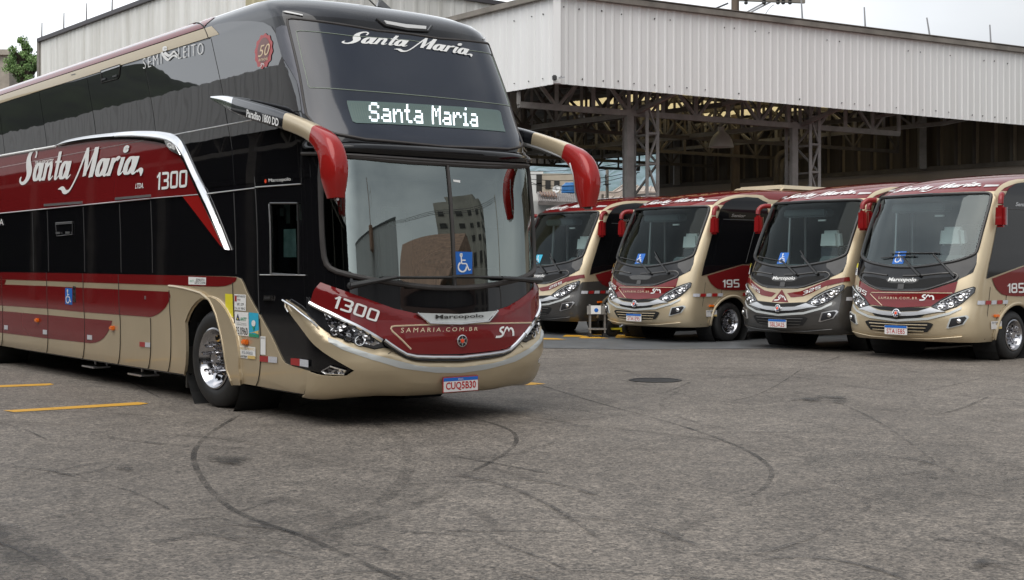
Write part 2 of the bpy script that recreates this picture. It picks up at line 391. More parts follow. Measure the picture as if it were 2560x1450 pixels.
def text2d(s, shear=0.0, bold=0.0, space=1.0):
    k = (s, shear, bold, space)
    if k in _tc: return _tc[k]
    cu = bpy.data.curves.new('t', 'FONT'); cu.body = s; cu.shear = shear; cu.offset = bold; cu.space_character = space; cu.resolution_u = 3
    o = bpy.data.objects.new('t', cu); col.objects.link(o); bpy.context.view_layer.update()
    me = o.to_mesh(); vs = [(v.co.x, v.co.y) for v in me.vertices]; fs = [tuple(p.vertices) for p in me.polygons]
    o.to_mesh_clear(); bpy.data.objects.remove(o); bpy.data.curves.remove(cu)
    x0 = min(v[0] for v in vs); x1 = max(v[0] for v in vs); y0 = min(v[1] for v in vs); y1 = max(v[1] for v in vs)
    r = ([((a - x0) / (x1 - x0), (b - y0) / (y1 - y0)) for a, b in vs], fs); _tc[k] = r; return r
def text_on(name, S, s, q, m, root, off=.007, shear=0.0, bold=0.0, space=1.0):
    vs, fs = text2d(s, shear, bold, space); f = quad_map(S, q)
    return wrap(name, S, [([f(a, b) for a, b in vs], fs)], m, root, off, sp=.12, st=.15)
def rect_on(name, S, q, m, root, off=.006, rim=0.0):
    c = [S.inv(*k) if abs(k[0]) > 20 or abs(k[1]) > 20 else k for k in q]
    return patch(name, S, c, m, root, off, rim=rim)
def strip_loft(name, S, A, B, prof, m, root, n=60):
    # skin between two edge lines; prof: (share of the way from A to B, height above the body)
    def res(L):
        d = [0.0]
        for a, b in zip(L[:-1], L[1:]): d.append(d[-1] + math.hypot(b[0] - a[0], b[1] - a[1]))
        return [(float(np.interp(d[-1] * i / n, d, [q[0] for q in L])), float(np.interp(d[-1] * i / n, d, [q[1] for q in L]))) for i in range(n + 1)]
    A, B = res(A), res(B); vs = []; k = len(prof)
    for a, b in zip(A, B):
        for f, o in prof: vs.append(S.local(a[0] + (b[0] - a[0]) * f, a[1] + (b[1] - a[1]) * f, o))
    return MB().add(vs, [(i * k + j, (i + 1) * k + j, (i + 1) * k + j + 1, i * k + j + 1) for i in range(n) for j in range(k - 1)]).build(name, m, root, smooth=True, angle=25)
# strokes: [(x, y, half width), ...]
def stroke_polys(strokes, shear=0.0, closed=False):
    out = []; k = 0
    for st in strokes:
        pts = [(x, y) for x, y, w in st]; ws = [w for x, y, w in st]; n = len(pts)
        if n > 2:
            q = smoothpts([(x, y, w) for x, y, w in st], 2); pts = [(a[0], a[1]) for a in q]; ws = [a[2] for a in q]; n = len(pts)
        vs = []
        for i in range(n):
            dx = pts[min(i + 1, n - 1)][0] - pts[max(i - 1, 0)][0]; dy = pts[min(i + 1, n - 1)][1] - pts[max(i - 1, 0)][1]; l = math.hypot(dx, dy) or 1
            nx, ny = -dy / l, dx / l
            vs += [(pts[i][0] + nx * ws[i], pts[i][1] + ny * ws[i]), (pts[i][0] - nx * ws[i], pts[i][1] - ny * ws[i])]
        vs = [(x + shear * y, y) for x, y in vs]
        out.append((vs, [(2 * i, 2 * i + 1, 2 * i + 3, 2 * i + 2) for i in range(n - 1)], .0004 * k)); k += 1
    return out
def circ(cx, cy, rx, ry, w1, w2, n=16, a0=0, a1=360):
    return [(cx + rx * math.cos(R(a0 + (a1 - a0) * i / n)), cy + ry * math.sin(R(a0 + (a1 - a0) * i / n)), w1 * abs(math.cos(R(a0 + (a1 - a0) * i / n))) + w2 * abs(math.sin(R(a0 + (a1 - a0) * i / n)))) for i in range(n + 1)]
def script_strokes():
    G = []
    def put(sts, x):
        for st in sts: G.append([(a + x, b, w) for a, b, w in st])
    a_ = [circ(.34, .48, .25, .42, .15, .06), [(.68, .95, .14), (.67, .5, .15), (.68, .15, .13), (.82, .0, .06), (1.0, .22, .03)]]
    n_ = [[(.12, .95, .14), (.12, 0, .14)], [(.12, .5, .04), (.32, .88, .07), (.5, .9, .12), (.58, .7, .14), (.58, .15, .13), (.72, .0, .06), (.9, .22, .03)]]
    t_ = [[(.24, 1.5, .13), (.24, .15, .13), (.38, .0, .06), (.56, .22, .03)], [(-.02, .95, .055), (.55, .95, .055)]]
    r_ = [[(.12, .95, .14), (.12, 0, .14)], [(.12, .5, .04), (.3, .85, .07), (.46, .92, .14), (.55, .85, .12)]]
    i_ = [[(.14, .95, .14), (.14, .15, .13), (.28, .0, .06), (.44, .22, .03)], circ(.2, 1.38, .09, .09, .09, .09, 10)]
    S_ = [[(1.02, 1.25, .07), (1.05, 1.55, .06), (.82, 1.72, .07), (.5, 1.62, .12), (.34, 1.25, .19), (.5, .85, .24), (.72, .5, .25), (.62, .1, .18), (.3, -.1, .09), (.0, -.02, .06), (-.1, .15, .09), (-.02, .28, .04)]]
    M_ = [[(.42, 1.55, .09), (.22, .8, .07), (.0, -.25, .06), (-.2, -.68, .07), (-.55, -.72, .13), (-.85, -.45, .12), (-1.2, -.52, .02)], [(.42, 1.6, .1), (.55, .9, .15), (.68, .08, .13)], [(.68, .08, .05), (1.08, 1.6, .05)], [(1.12, 1.6, .16), (1.16, .8, .18), (1.22, 0, .17)]]
    x = 0
    for g, ad in ((S_, 1.12), (a_, .96), (n_, .88), (t_, .56), (a_, 1.5)): put(g, x); x += ad
    for g, ad in ((M_, 1.5), (a_, .96), (r_, .66), (i_, .44), (a_, 1.0)): put(g, x); x += ad
    put([[(.0, .1, .04), (.12, .24, .1), (.3, .16, .13), (.38, -.12, .03)]], x)
    return G
def unitize(polys):
    xs = [v[0] for p in polys for v in p[0]]; ys = [v[1] for p in polys for v in p[0]]; x0, x1, y0, y1 = min(xs), max(xs), min(ys), max(ys)
    return [([((a - x0) / (x1 - x0), (b - y0) / (y1 - y0)) for a, b in p[0]],) + tuple(p[1:]) for p in polys]
SCRIPT = unitize(stroke_polys(script_strokes(), .42))
def strokes_on(name, S, polys, q, m, root, off=.007, sp=.12, st=.15):
    f = quad_map(S, q); return wrap(name, S, [([f(a, b) for a, b in p[0]],) + tuple(p[1:]) for p in polys], m, root, off, sp=sp, st=st)
SMLOGO = unitize(stroke_polys([[(0, 0, .13), (.7, .0, .13), (1.0, .25, .13), (.75, .55, .13), (.45, .7, .13), (.5, 1.05, .13), (1.0, 1.12, .12)],
    [(1.0, .15, .02), (1.15, .7, .1), (1.4, 1.12, .14), (1.65, .9, .1), (1.75, .55, .06)], [(1.7, .6, .05), (1.95, 1.0, .12), (2.35, .75, .14), (2.45, .0, .14)]], .12))
WHEELCHAIR = unitize(stroke_polys([circ(.42, 1.62, .07, .07, .09, .09, 10), [(.42, 1.45, .07), (.46, .8, .07)], [(.44, 1.12, .055), (.9, 1.12, .055)], [(.46, .8, .06), (.98, .8, .06)], [(.98, .8, .065), (1.22, .18, .065)], [(1.2, .16, .05), (1.42, .24, .05)],
    circ(.52, .48, .44, .46, .06, .06, 18, 118, 395 - 30)]))
def digit_strokes(s):
    w = .13; G = {'0': [[(.5,1.4,w),(.9,1.4,w),(.95,1.3,w),(.95,.1,w),(.9,0,w),(.1,0,w),(.05,.1,w),(.05,1.3,w),(.1,1.4,w),(.5,1.4,w)]],
      '1': [[(.05,1.05,.09),(.38,1.40,.11)],[(.42,1.53,w),(.42,-.13,w)]],
      '3': [[(.0,1.4,w),(.85,1.4,w),(.93,1.3,w),(.93,.85,w),(.7,.70,w),(.3,.70,w)],[(.3,.7,w),(.7,.7,w),(.95,.6,w),(.95,.1,w),(.85,0,w),(0,0,w)]],
      '2': [[(.0,1.4,w),(.85,1.4,w),(.95,1.3,w),(.95,.8,w),(.85,.7,w),(.15,.7,w),(.05,.6,w),(.05,0,w)],[(.0,0,w),(1.05,0,w)]],
      '5': [[(1.02,1.4,w),(.05,1.4,w)],[(.07,1.5,w),(.07,.7,w)],[(.0,.72,w),(.85,.72,w),(.95,.6,w),(.95,.1,w),(.85,0,w),(0,0,w)]],
      '8': [[(.5,1.4,w),(.85,1.4,w),(.92,1.3,w),(.92,.8,w),(.85,.72,w),(.15,.72,w),(.08,.8,w),(.08,1.3,w),(.15,1.4,w),(.5,1.4,w)],[(.5,.7,w),(.88,.7,w),(.96,.6,w),(.96,.1,w),(.88,0,w),(.12,0,w),(.04,.1,w),(.04,.6,w),(.12,.7,w),(.5,.7,w)]],
      '9': [[(.95,.6,w),(.15,.6,w),(.05,.7,w),(.05,1.3,w),(.15,1.4,w),(.85,1.4,w),(.95,1.3,w),(.95,.1,w),(.85,0,w),(.05,0,w)]]}
    out = []; x = 0
    for c in s:
        out += [[(a + x, b, k) for a, b, k in st] for st in G[c]]; x += .82 if c == '1' else 1.34
    return unitize(stroke_polys(out, .0))
RECLINER = unitize(stroke_polys([circ(.35, 1.4, .1, .1, .14, .14, 10), [(.0, 1.1, .09), (.15, .75, .12), (.62, .15, .13), (.8, .1, .1)], [(.3, 1.0, .13), (.55, .72, .16), (.85, .5, .13), (1.15, .72, .1), (1.35, .95, .09)], [(1.35, .95, .08), (1.75, .35, .07)], [(.75, .1, .1), (1.3, .55, .1), (1.75, .15, .08)]], .0))
# ------------------------------------------------------------------ vehicle skin (body shell)
def shell(name, S, length, m, root, holes=(), tlist=None, arches=(), mats=None, matfn=None):
    """the body as one skin; holes: (p, t) outlines cut out; arches: (x, z, radius) wheel openings on both sides"""
    N = 26
    pf = [S.L * (i / N) for i in range(N + 1)]
    side = []; q = S.L
    while q < S.L + length - .01: q += .12; side.append(min(q, S.L + length))
    ps = [-x for x in reversed(side)] + [-x for x in reversed(pf[1:])] + pf + side
    ts = tlist or [S.tmin + (S.tmax - S.tmin) * i / 60 for i in range(61)]
    vs = []; ix = {}
    for j, t in enumerate(ts):
        for i, p in enumerate(ps): ix[i, j] = len(vs); vs.append(S.local(p, t))
    def inside(poly, x, y):
        c = False; n = len(poly)
        for k in range(n):
            a, b = poly[k], poly[(k + 1) % n]
            if (a[1] > y) != (b[1] > y) and x < (b[0] - a[0]) * (y - a[1]) / (b[1] - a[1]) + a[0]: c = not c
        return c
    fs = []; mi = []
    for j in range(len(ts) - 1):
        for i in range(len(ps) - 1):
            cp = (ps[i] + ps[i + 1]) / 2; ct = (ts[j] + ts[j + 1]) / 2
            if any(inside(h, cp, ct) for h in holes): continue
            X = S.local(cp, ct)
            if abs(cp) > S.L and any(math.hypot(X[0] - ax, X[2] - az) < ar for ax, az, ar in arches): continue
            fs.append((ix[i, j], ix[i + 1, j], ix[i + 1, j + 1], ix[i, j + 1])); mi.append(matfn(cp, ct) if matfn else 0)
    # rear wall and floor
    n = len(ps) - 1
    for j in range(len(ts) - 1): fs.append((ix[0, j], ix[0, j + 1], ix[n, j + 1], ix[n, j])); mi.append(0)
    me = bpy.data.meshes.new(name); me.from_pydata(vs, [], fs)
    for k in (mats or [m]): me.materials.append(k)
    for p, k in zip(me.polygons, mi): p.use_smooth = True; p.material_index = k
    me.update(); me.set_sharp_from_angle(angle=R(50))
    return link(name, me, None, root)
def wheel(root, x, side, y, r, rim, w, dz=0.0, turn=0.0, lugs=10, holes=10, lug_out=.06, name='wheel'):
    """side +1 left / -1 right; y = outer face distance from the centre line"""
    W = MB(); ax = (math.sin(-turn) * side, math.cos(turn) * side, 0); o = (x, side * y, r + dz)
    W.lathe([(rim + .015, -.02), (rim + .04, .004), (r - .10, .010), (r - .045, -.004), (r - .015, -.03), (r, -.06), (r, -w + .06), (r - .02, -w + .02), (r - .06, -w), (rim, -w)], o, ax, 56)
    ty = W.build('tyre', M['rubber'], root, smooth=True, angle=60)
    B = MB(); B.lathe([(rim + .02, -.012), (rim + .022, .006), (rim + .006, .012), (rim - .012, -.005), (rim - .03, -.045), (rim * .80, -.075), (rim * .62, -.10), (rim * .50, -.06), (rim * .47, -.05), (rim * .43, -.07), (rim * .40, -.10), (rim * .33, -.10), (rim * .31, -.03), (rim * .24, .0), (.0, .0)], o, ax, 56)
    a = Vector(ax).normalized(); u = a.cross(Vector((0, 0, 1))).normalized(); v = a.cross(u)
    rm = B.build('rim', M['alloy'], root, smooth=True, angle=35)
    H = MB(); G = MB()
    for k in range(holes):
        t = 2 * math.pi * k / holes; c = Vector(o) + (u * math.cos(t) + v * math.sin(t)) * rim * .74 + a * (-.083)
        H.lathe([(rim * .10, .012), (rim * .10, .0), (0, 0.004)], c + a * 0.004, ax, 14)
    for k in range(lugs):
        t = 2 * math.pi * (k + .5) / lugs; c = Vector(o) + (u * math.cos(t) + v * math.sin(t)) * rim * .52
        G.lathe([(rim * .062, -.10), (rim * .062, lug_out * .3), (rim * .05, lug_out * .45), (rim * .07, lug_out * .6), (rim * .06, lug_out), (0, lug_out + .006)], c, ax, 10)
    h = H.build('vent_holes', M['chassis'], rm, smooth=True); g = G.build('lug_nuts', M['alloy'], rm, smooth=True, angle=30)
    return ty
# ------------------------------------------------------------------ the double-decker coach
BUS_TH = math.atan2(-.789, .614); BUS_O = (-3.13 + 1.3 * .789, 13.7 + 1.3 * .614)
BROWS = [(.24,.275,2.26,.58,1.235),(.32,.32,2.47,.60,1.275),(.45,.45,2.56,.60,1.29),(.62,.62,2.60,.60,1.30),(.78,.78,2.60,.60,1.30),(1.0,1.0,2.56,.58,1.305),(1.25,1.25,2.54,.58,1.305),
(1.9,1.9,2.49,.56,1.305),(2.45,2.45,2.41,.55,1.303),(2.65,2.65,2.35,.52,1.30),(2.94,2.94,2.17,.46,1.293),(3.3,3.3,2.00,.44,1.28),(3.7,3.7,1.79,.44,1.268),(3.9,3.9,1.68,.44,1.262),(4.0,4.0,1.59,.46,1.25),(4.1,4.09,1.42,.5,1.20),(4.2,4.155,1.18,.6,1.10),(4.35,4.20,.8,.8,.95),(4.6,4.23,.4,.8,.6),(5.0,4.24,0,.5,.02)]
def build_coach():
    S = Surf(BUS_O, BUS_TH, BROWS, 3.0, 2.3, .6, 1.3); S.build_cache(-11, 2.2, .24, 4.3)
    root = empty('double_decker_coach', (BUS_O[0], BUS_O[1], 0), BUS_TH)
    tag(root, 'large maroon, champagne and black double-decker coach numbered 1300 in front', 'coach')
    L = S.L; REAR = -12.6; PR = -(L + 2.0 - REAR)       # rear end in p
    P = lambda pts, mir=False: PX(S, pts, mir)
    # --- openings
    wsh = P([(1118,410),(1000,404),(861,390),(812,384),(800,420),(803,520),(806,600),(812,655),(830,676),(884.4,690.6),(943,702),(1060,718.4),(1133.4,721)])
    wsh = [(q[0], q[1]) for q in wsh]; wsh[0] = (0, wsh[0][1]); ws = sym(wsh)
    dg = P([(677,508),(745,508),(748,688),(677,684)])
    def mf(p, t):
        X = S.local(p, t)
        return 1 if t > 3.86 else 0
    body = shell('body', S, L and (2.0 - REAR), None, root, holes=[ws, dg], arches=((0, .5, .70), (-8.1, .5, .68), (-9.45, .5, .68)), mats=[M['black'], M['capblack']], matfn=mf)
    B = MB(); B.box((-5.2, 0, .42), (14.6, 2.1, .34)); B.box((1.9, 0, .4), (.5, 1.7, .25)); B.build('chassis', M['chassis'], root)
    for s in (-1, 1):
        for x in (0, -8.1, -9.45):
            q = MB()
            q.lathe([(.68, 0), (.68, -.5), (0, -.5)], (x, s * 1.285, .5), (0, s, 0), 32); q.build('wheel_well', M['chassis'], root)
            wheel(root, x, s, 1.275, .515, .30, .30, turn=R(4) if x == 0 else 0)
    # --- roof: red over the passenger deck, beige gutter
    seam = P([(517,30),(505,70)])
    ps = S.inv(508, 64)[0]
    patch('roof_panel', S, [(ps, 4.015), (ps - .06, 4.2), (ps + .05, 4.45), (ps + .2, 4.98), (PR, 4.98), (PR, 4.015)], M['dullred'], root, .006, st=.12)
    patch('roof_panel', S, [(-ps, 4.015), (-ps + .06, 4.2), (-ps - .05, 4.45), (-ps - .2, 4.98), (-PR, 4.98), (-PR, 4.015)], M['dullred'], root, .006, st=.12)
    patch('roof_panel', S, P([(540,42),(534,22),(526,28)]) + [(ps + .02, 4.12), (ps + .015, 4.03)] , M['dullred'], root, .005)
    for s in (1, -1):
        patch('gutter', S, [(s * (ps - .01), 3.885), (s * (ps - .01), 4.0), (s * PR, 4.0), (s * PR, 3.885)], M['stripe'], root, .010, rim=.01)
        if s > 0: patch('gutter', S, [(ps + .01, 3.885), (ps + .01, 4.0), (ps + .17, 4.0), (ps + .26, 3.885)], M['stripe'], root, .009)
    line_on('roof_seam', S, [(ps, 3.88), (ps - .005, 4.05), (ps - .06, 4.3)], .014, M['seam'], root, .006)
    # --- upper deck glass
    def glass(name, o, mir=True, m='sideglass', off=.006, rim=.008):
        patch(name, S, o, M[m], root, off, rim=rim)
        if mir: patch(name, S, [(-a, b) for a, b in o], M[m], root, off, rim=rim)
    js = [S.inv(u, v)[0] for u, v in ((520,72), (350,122), (211,169), (93,208))]; d = js[2] - js[3]
    while js[-1] > PR + 2: js.append(js[-1] - d)
    zt, zb = 3.865, 2.93; g = .008
    for i in range(len(js)):
        a = js[i] - g; b = (js[i + 1] if i + 1 < len(js) else PR + .1) + g
        glass('upper_window', [(a, zt), (b, zt), (b, zb), (a, zb)])
    fr = P([(524,70),(543.8,61),(582,54),(626.6,52.5),(659.7,56),(679,66),(690,84),(700,120),(706.6,143.5),(724,172),(742.5,204),(750,245),(756,284)])
    pb = fr[-1][0]
    glass('upper_window', [(js[0] + g, zt)] + fr + [(pb, zb), (js[0] + g, zb)])
    js2 = [js[0], S.inv(419, 310)[0], js[2]]
    for a, b in ((pb + .0, js2[0]), (js2[0], js2[1]), (js2[1], PR + .1)):
        glass('middle_window', [(a - g, 2.915), (b + g, 2.915), (b + g, 2.30), (a - g, 2.30)])
    for s in (1, -1):
        line_on('deck_trim', S, [(s * (pb - .35), 2.922), (s * PR, 2.922)], .012, M['satin'], root, .012, n=4, dense=.5)
    # --- maroon side panel with its chrome arch
    low = S.inv(0, 531)[1]
    top = P([(0,391),(143.4,366),(200,358),(248.2,351),(331,348.3),(386,353.8),(424,361),(440,376),(458,391),(469,404),(494,446),(518.5,487.5)])
    side_panel = [(PR, top[0][1])] + top + P([(504.7,486.5),(377.8,496)]) + [(S.inv(377.8, 496)[0], 2.235), (PR, 2.245)]
    fin = P([(459,491),(524,575.8),(551.6,611.6),(560,619),(568,622.7),(576.4,625.4),(545,560),(518.5,487.5)])
    arch = P([(143,363),(160,352.4),(200,343),(248,335.8),(331,327.6),(380,327),(408,329),(438.5,334.5),(455,346.9),(468,374),(482.6,407.6),(521,484.8),(550,555),(577,625),(568,621),(540,560),(504,487),(469,407),(458,391),(440,373),(424,362),(386,354),(331,348.3),(248,351),(154.4,364.8)])
    for mir in (False, True):
        fl = lambda o: [(-a, b) for a, b in o] if mir else o
        patch('side_panel', S, fl(side_panel), M['red'], root, .014, rim=.012)
        patch('fin', S, fl(fin), M['red2'], root, .014, rim=.01)
        strip_loft('chrome_arch', S, smoothpts(fl(arch[:14]), 1), smoothpts(fl(list(reversed(arch[14:]))), 1), [(0, .008), (.03, .018), (.45, .050), (.55, .052), (.97, .044), (1, .012)], M['chrome'], root)
        a0 = top[0]; line_on('panel_moulding', S, fl([(PR, a0[1]), a0] + [top[1]]), .035, M['white'], root, .02, n=6, dense=.3)
        line_on('belt_trim', S, fl([(PR, 2.245)] + P([(377,496.5)])), .014, M['satin'], root, .016, n=4, dense=.5)
        line_on('belt_trim', S, fl(P([(377,496.5),(505,486),(640,470)])), .010, M['satin'], root, .016, n=4, dense=.5)
    rect_on('door_header', S, [(113,516),(209,509),(209,503),(113,510)], M['satin'], root, .02, .015)
    rect_on('door_header', S, [(291,500),(380,492),(380,486),(291,494)], M['satin'], root, .02, .015)
    badge = patch('generation_badge', S, P([(422,352),(440,355),(450,366),(461,388),(455,386),(436,376),(428,366)]), M['chrome'], root, .055, rim=.03)
    text_on('lettering', S, 'G8', [(431,369),(451,376),(448,364),(432,356)], M['white'], badge and root, .062, bold=.02)
    strokes_on('company_script', S, SCRIPT, [(50,494),(362,472),(362,352),(50,374)], M['white'], root, .021)
    text_on('lettering', S, 'TRANSPORTES', [(90,415.5),(137,409),(138,397),(92,404)], M['white'], root, .021, shear=.2, bold=.02)
    text_on('lettering', S, 'LTDA.', [(342,472),(363,470.5),(363.5,457),(343,459)], M['white'], root, .021, shear=.2, bold=.02)
    strokes_on('fleet_number', S, digit_strokes('1300'), [(395,475.5),(472,468),(474,424.5),(397,432)], M['white'], root, .021)
    # --- lower deck windows (edges of the panes), small hatches
    for u, v0, v1 in ((299,504,686),(208,505,683),(118,512,681),(377,496,687),(585,480,690),(81,525,680)):
        a = S.inv(u, v0); b = S.inv(u, v1); line_on('window_joint', S, [(a[0], 2.22), (a[0], 1.40)], .010, M['seamlight'], root, .003, n=4, dense=.4)
    def ring_on(name, o, w, m, off=.012):
        line_on(name, S, o + [o[0]], w, M[m], root, off, n=4)
    ring_on('hatch_window', P([(254,177),(303,161),(300,190),(296,197),(256,208)]), .012, 'seam')
    rect_on('hatch_window', S, P([(255,178),(302,162),(302,166),(255,182)]), M['satin'], root, .012)
    for c in ((262,200),(290,192)): rect_on('hatch_latch', S, P([(c[0]-5,c[1]+2),(c[0]+5,c[1]-1),(c[0]+5,c[1]-5),(c[0]-5,c[1]-2)]), M['trim'], root, .02, .01)
    hb = rect_on('hatch_window', S, P([(141,562),(183,559),(183,553),(141,556)]), M['satin'], root, .012)
    ring_on('hatch_window', P([(141,558),(183,555),(183,586),(144,590)]), .010, 'seamlight')
    for c in ((148,583),(172,582)): rect_on('hatch_latch', S, P([(c[0]-5,c[1]+2),(c[0]+4,c[1]+2),(c[0]+4,c[1]-3),(c[0]-5,c[1]-3)]), M['satin'], root, .02, .01)
    rect_on('roof_latch', S, P([(180,189),(191,186),(191,184),(180,187)]), M['trim'], root, .014)
    text_on('lettering', S, 'SEMI', [(361,173),(407,160),(406,133),(360,147)], M['white'], root, .016, bold=-.01212, space=1.35)
    text_on('lettering', S, 'LEITO', [(449,148),(511,136),(511,107),(449,119)], M['white'], root, .016, bold=-.01212, space=1.35)
    strokes_on('reclining_figure', S, RECLINER, [(405,157),(449,147),(449,110),(405,118)], M['white'], root, .016)
    text_on('lettering', S, 'LEITO CAMA', [(-88,569),(11,563),(11,547),(-88,553)], M['white'], root, .012, space=1.2)
    # anniversary seal
    cx, cy, rx, ry = 662, 128, 21.5, 43; sl = []
    for i in range(72):
        t = 2 * math.pi * i / 72; k = 1 + .05 * math.cos(12 * t); sl.append((cx + rx * k * math.cos(t) + (cy - (cy + ry * math.sin(t))) * .10, cy + ry * k * math.sin(t)))
    patch('anniversary_seal', S, P(sl), M['sealred'], root, .012)
    patch('anniversary_seal', S, P([(cx + 15 * math.cos(t) - 3.4 * math.sin(t), cy - 2 + 32 * math.sin(t)) for t in [2 * math.pi * i / 48 for i in range(48)]]), M['seal2'], root, .014)
    text_on('lettering', S, '50', [(649,144),(677,137),(679,108),(651,115)], M['gold'], root, .017, shear=.25)
    text_on('lettering', S, 'anos', [(650,154),(673,150),(673,144),(650,148)], M['gold'], root, .017, shear=.1)
    strokes_on('company_monogram', S, SMLOGO, [(653,169),(664,167),(665,157),(654,159)], M['white'], root, .017)
    # --- lower bodywork (right side as photographed, left side mirrored)
    archo = P([(440,917),(441,890),(442,856.7),(444,825),(447,802),(456.6,772),(468,752),(483,746),(503,750),(527.7,766.5),(544,793.8),(555,829),(562,860),(566,884),(571.4,933),(577,952)])
    def xz(x, z): return (-(L + (S.s0(z) - S.a(z)) - x), z)
    archo = [xz(-.70, .30), xz(-.70, .5)] + [xz(-.70 * math.cos(a) , .5 + .66 * math.sin(a)) for a in [R(15 + 10 * i) for i in range(16)]] + [xz(.68, .45), xz(.66, .30)]
    skb = .285
    r0 = xz(-7.7, .5)
    rear_arch = [xz(-7.42, skb), xz(-7.42, .5)] + [xz(-8.1 + .68 * math.cos(a), .5 + .66 * math.sin(a)) for a in [R(15 * i) for i in range(1, 6)]] + [xz(-9.45 - .68 * math.cos(a), .5 + .66 * math.sin(a)) for a in [R(75 - 15 * i) for i in range(0, 6)]] + [xz(-10.13, skb)]
    fwd = P([(590,692),(602.6,696.5),(608,706),(617.8,730),(634,760),(650.9,788),(665,814),(678.4,837.5),(690,862),(700,884),(706,897),(713,907),(724.5,912.5),(750,919.5),(776.5,927.5)])
    seamx = S.inv(776, 950)[0]
    skirt = [(PR, 1.375)] + [(S.inv(560, 690)[0], 1.375)] + fwd + [(seamx, skb)] + list(reversed(archo)) + rear_arch + [(PR, skb)]
    bt = P([(717,749),(719.5,751),(745,767),(768,785),(785,801),(801,816.6),(831,838.5),(870,853.5),(911.7,868),(936.6,874),(959.7,869.5),(975,872),(991,878),(1010,888),(1030,895.5),(1060,898),(1146,898.5)])
    bl = P([(717.7,752),(719,772),(740,801),(768.3,832),(792,860),(817.5,881.3),(850,903),(885.9,922),(866.7,935.5),(839.4,936.5),(806.6,935),(776.5,927.5)])
    topc = bt[-1][1]
    half = [(0, topc)] + list(reversed(bt[:-1])) + bl + [(seamx, .268), (-1.3, .275), (-1.0, .292), (-.6, .305), (0, .305)]
    tops = sorted([(q[0], q[1]) for q in bt]); txs = [q[0] for q in tops]; tys = [q[1] for q in tops]
    def bump_off(p, t):
        tt = float(np.interp(-abs(p), txs, tys)); d = tt - t
        e = .012 + .050 * min(1, max(0, d / .055)) * min(1, max(0, (1.75 - abs(p)) / .5)) - .045 * min(1, max(0, (d - .20) / .30)) * min(1, max(0, (1.4 - abs(p)) / .5))
        return max(e, .012)
    patch('bumper', S, sym(half), M['champ'], root, bump_off, rim=.02, st=.03, sp=.05)
    for s in (1, -1):
        o = skirt if s == 1 else [(-a, b) for a, b in skirt]
        patch('skirt_panel', S, o, M['champ'], root, .012, rim=.01, st=.10)
        lip = [(a, b) for a, b in P([(430,715),(445,716.5),(469,721),(492,727),(510,732.7),(532,750),(541,768),(549,788),(557,820),(565,857),(571,895),(576,926),(587,955)])]
        lo = lip + list(reversed([q for q in archo if q[0] > xz(-.62, 1)[0]]))
        lo = [(s * a, b) for a, b in lo]
        patch('arch_flare', S, lo, M['champ'], root, .042, rim=.032)
        line_on('arch_bead', S, [(s * a, b) for a, b in lip], .03, M['champ'], root, .036, n=8)
        line_on('arch_lip', S, [(s * a, b) for a, b in archo], .022, M['champ'], root, .012, n=6)
    # maroon bands on the skirt
    def band(pts, rear, mname, off=.016):
        o = P(pts)
        if rear: o = o + [(PR, o[-1][1]), (PR, o[0][1])]
        for s in (1, -1): patch('livery_band', S, [(s * a, b) for a, b in o], M[mname], root, off)
    band([(0,680.5),(208,683.5),(420,688),(560,691),(596,693.5),(592,703),(584,709),(568,714.5),(548,716.5),(524,716),(419,712.5),(208,705.5),(118.6,702),(0,698)], True, 'red')
    band([(0,711),(118.6,715),(208,719.3),(431.6,729.5),(429,742),(424.7,754.8),(417,768),(408,777.5),(398,785),(386,790.6),(378,792.5),(208,779.6),(118.6,771),(0,763)], True, 'red')
    band([(-30,697),(18,699.5),(14,711),(-30,709)], True, 'red', .017)
    band([(0,777),(118.6,787),(209.6,795.5),(284,801.5),(281,812),(275.8,824),(269,836),(262,844.5),(252,852),(242.7,856),(229,857.5),(121,845.8),(0,830.6)], True, 'dullred')
    # panel gaps
    for u, v0, v1 in ((426,726,928),(379,795,925),(299,686,912),(210,683,891),(119,681,884),(585,706,955),(6,690,866),(652,796,960),(776,928,988)):
        a = S.inv(u, v0); b = S.inv(u, v1)
        for s in (1, -1): line_on('panel_gap', S, [(s * a[0], a[1]), (s * a[0], .30)], .010, M['seam'], root, .016 if u != 776 else .02, n=4)
    for s in (1, -1):
        k = P([(976,876),(940,903),(908,926)]); line_on('panel_gap', S, [(s * a, b) for a, b in k], .006, M['seam'], root, .055, n=4)
        dl = P([(639,468),(645,600),(650,700),(651,790)]); line_on('door_joint', S, [(s * dl[0][0], 2.36), (s * dl[0][0], .95)], .012, M['seamlight'], root, .004, n=4)
        dt = P([(640,468),(754,460)]); line_on('door_trim', S, [(s * a, b) for a, b in dt], .012, M['satin'], root, .01, n=4)
        dk = P([(754,462),(754,360)]); line_on('door_joint', S, [(s * a, b) for a, b in dk], .006, M['seamlight'], root, .004, n=4)
    # door window, handle, maker's name
    glass_o = [(a, b) for a, b in dg]; patch('door_window', S, glass_o, M['doorglass'], root, .002)
    line_on('door_window_frame', S, glass_o + [glass_o[0]], .02, M['trim'], root, .006, n=6)
    line_on('door_window_frame', S, P([(676,510),(680,684)]), .02, M['satin'], root, .012, n=4)
    line_on('door_window_frame', S, P([(652,687),(766,688)]), .01, M['satin'], root, .012, n=4)
    rect_on('door_handle', S, P([(662,751),(683,751),(684,739),(664,738)]), M['chrome'], root, .02, .015)
    rect_on('door_handle', S, P([(665,748),(681,748),(681,741),(666,741)]), M['trim'], root, .023)
    text_on('lettering', S, 'Marcopolo', [(675,458),(730,454),(729,443),(674,447)], M['white'], root, .012, bold=.0)
    patch('maker_badge', S, P([(666.5 + 2.6 * math.cos(t), 453 + 5 * math.sin(t)) for t in [2 * math.pi * i / 20 for i in range(20)]]), M['orred'], root, .012)
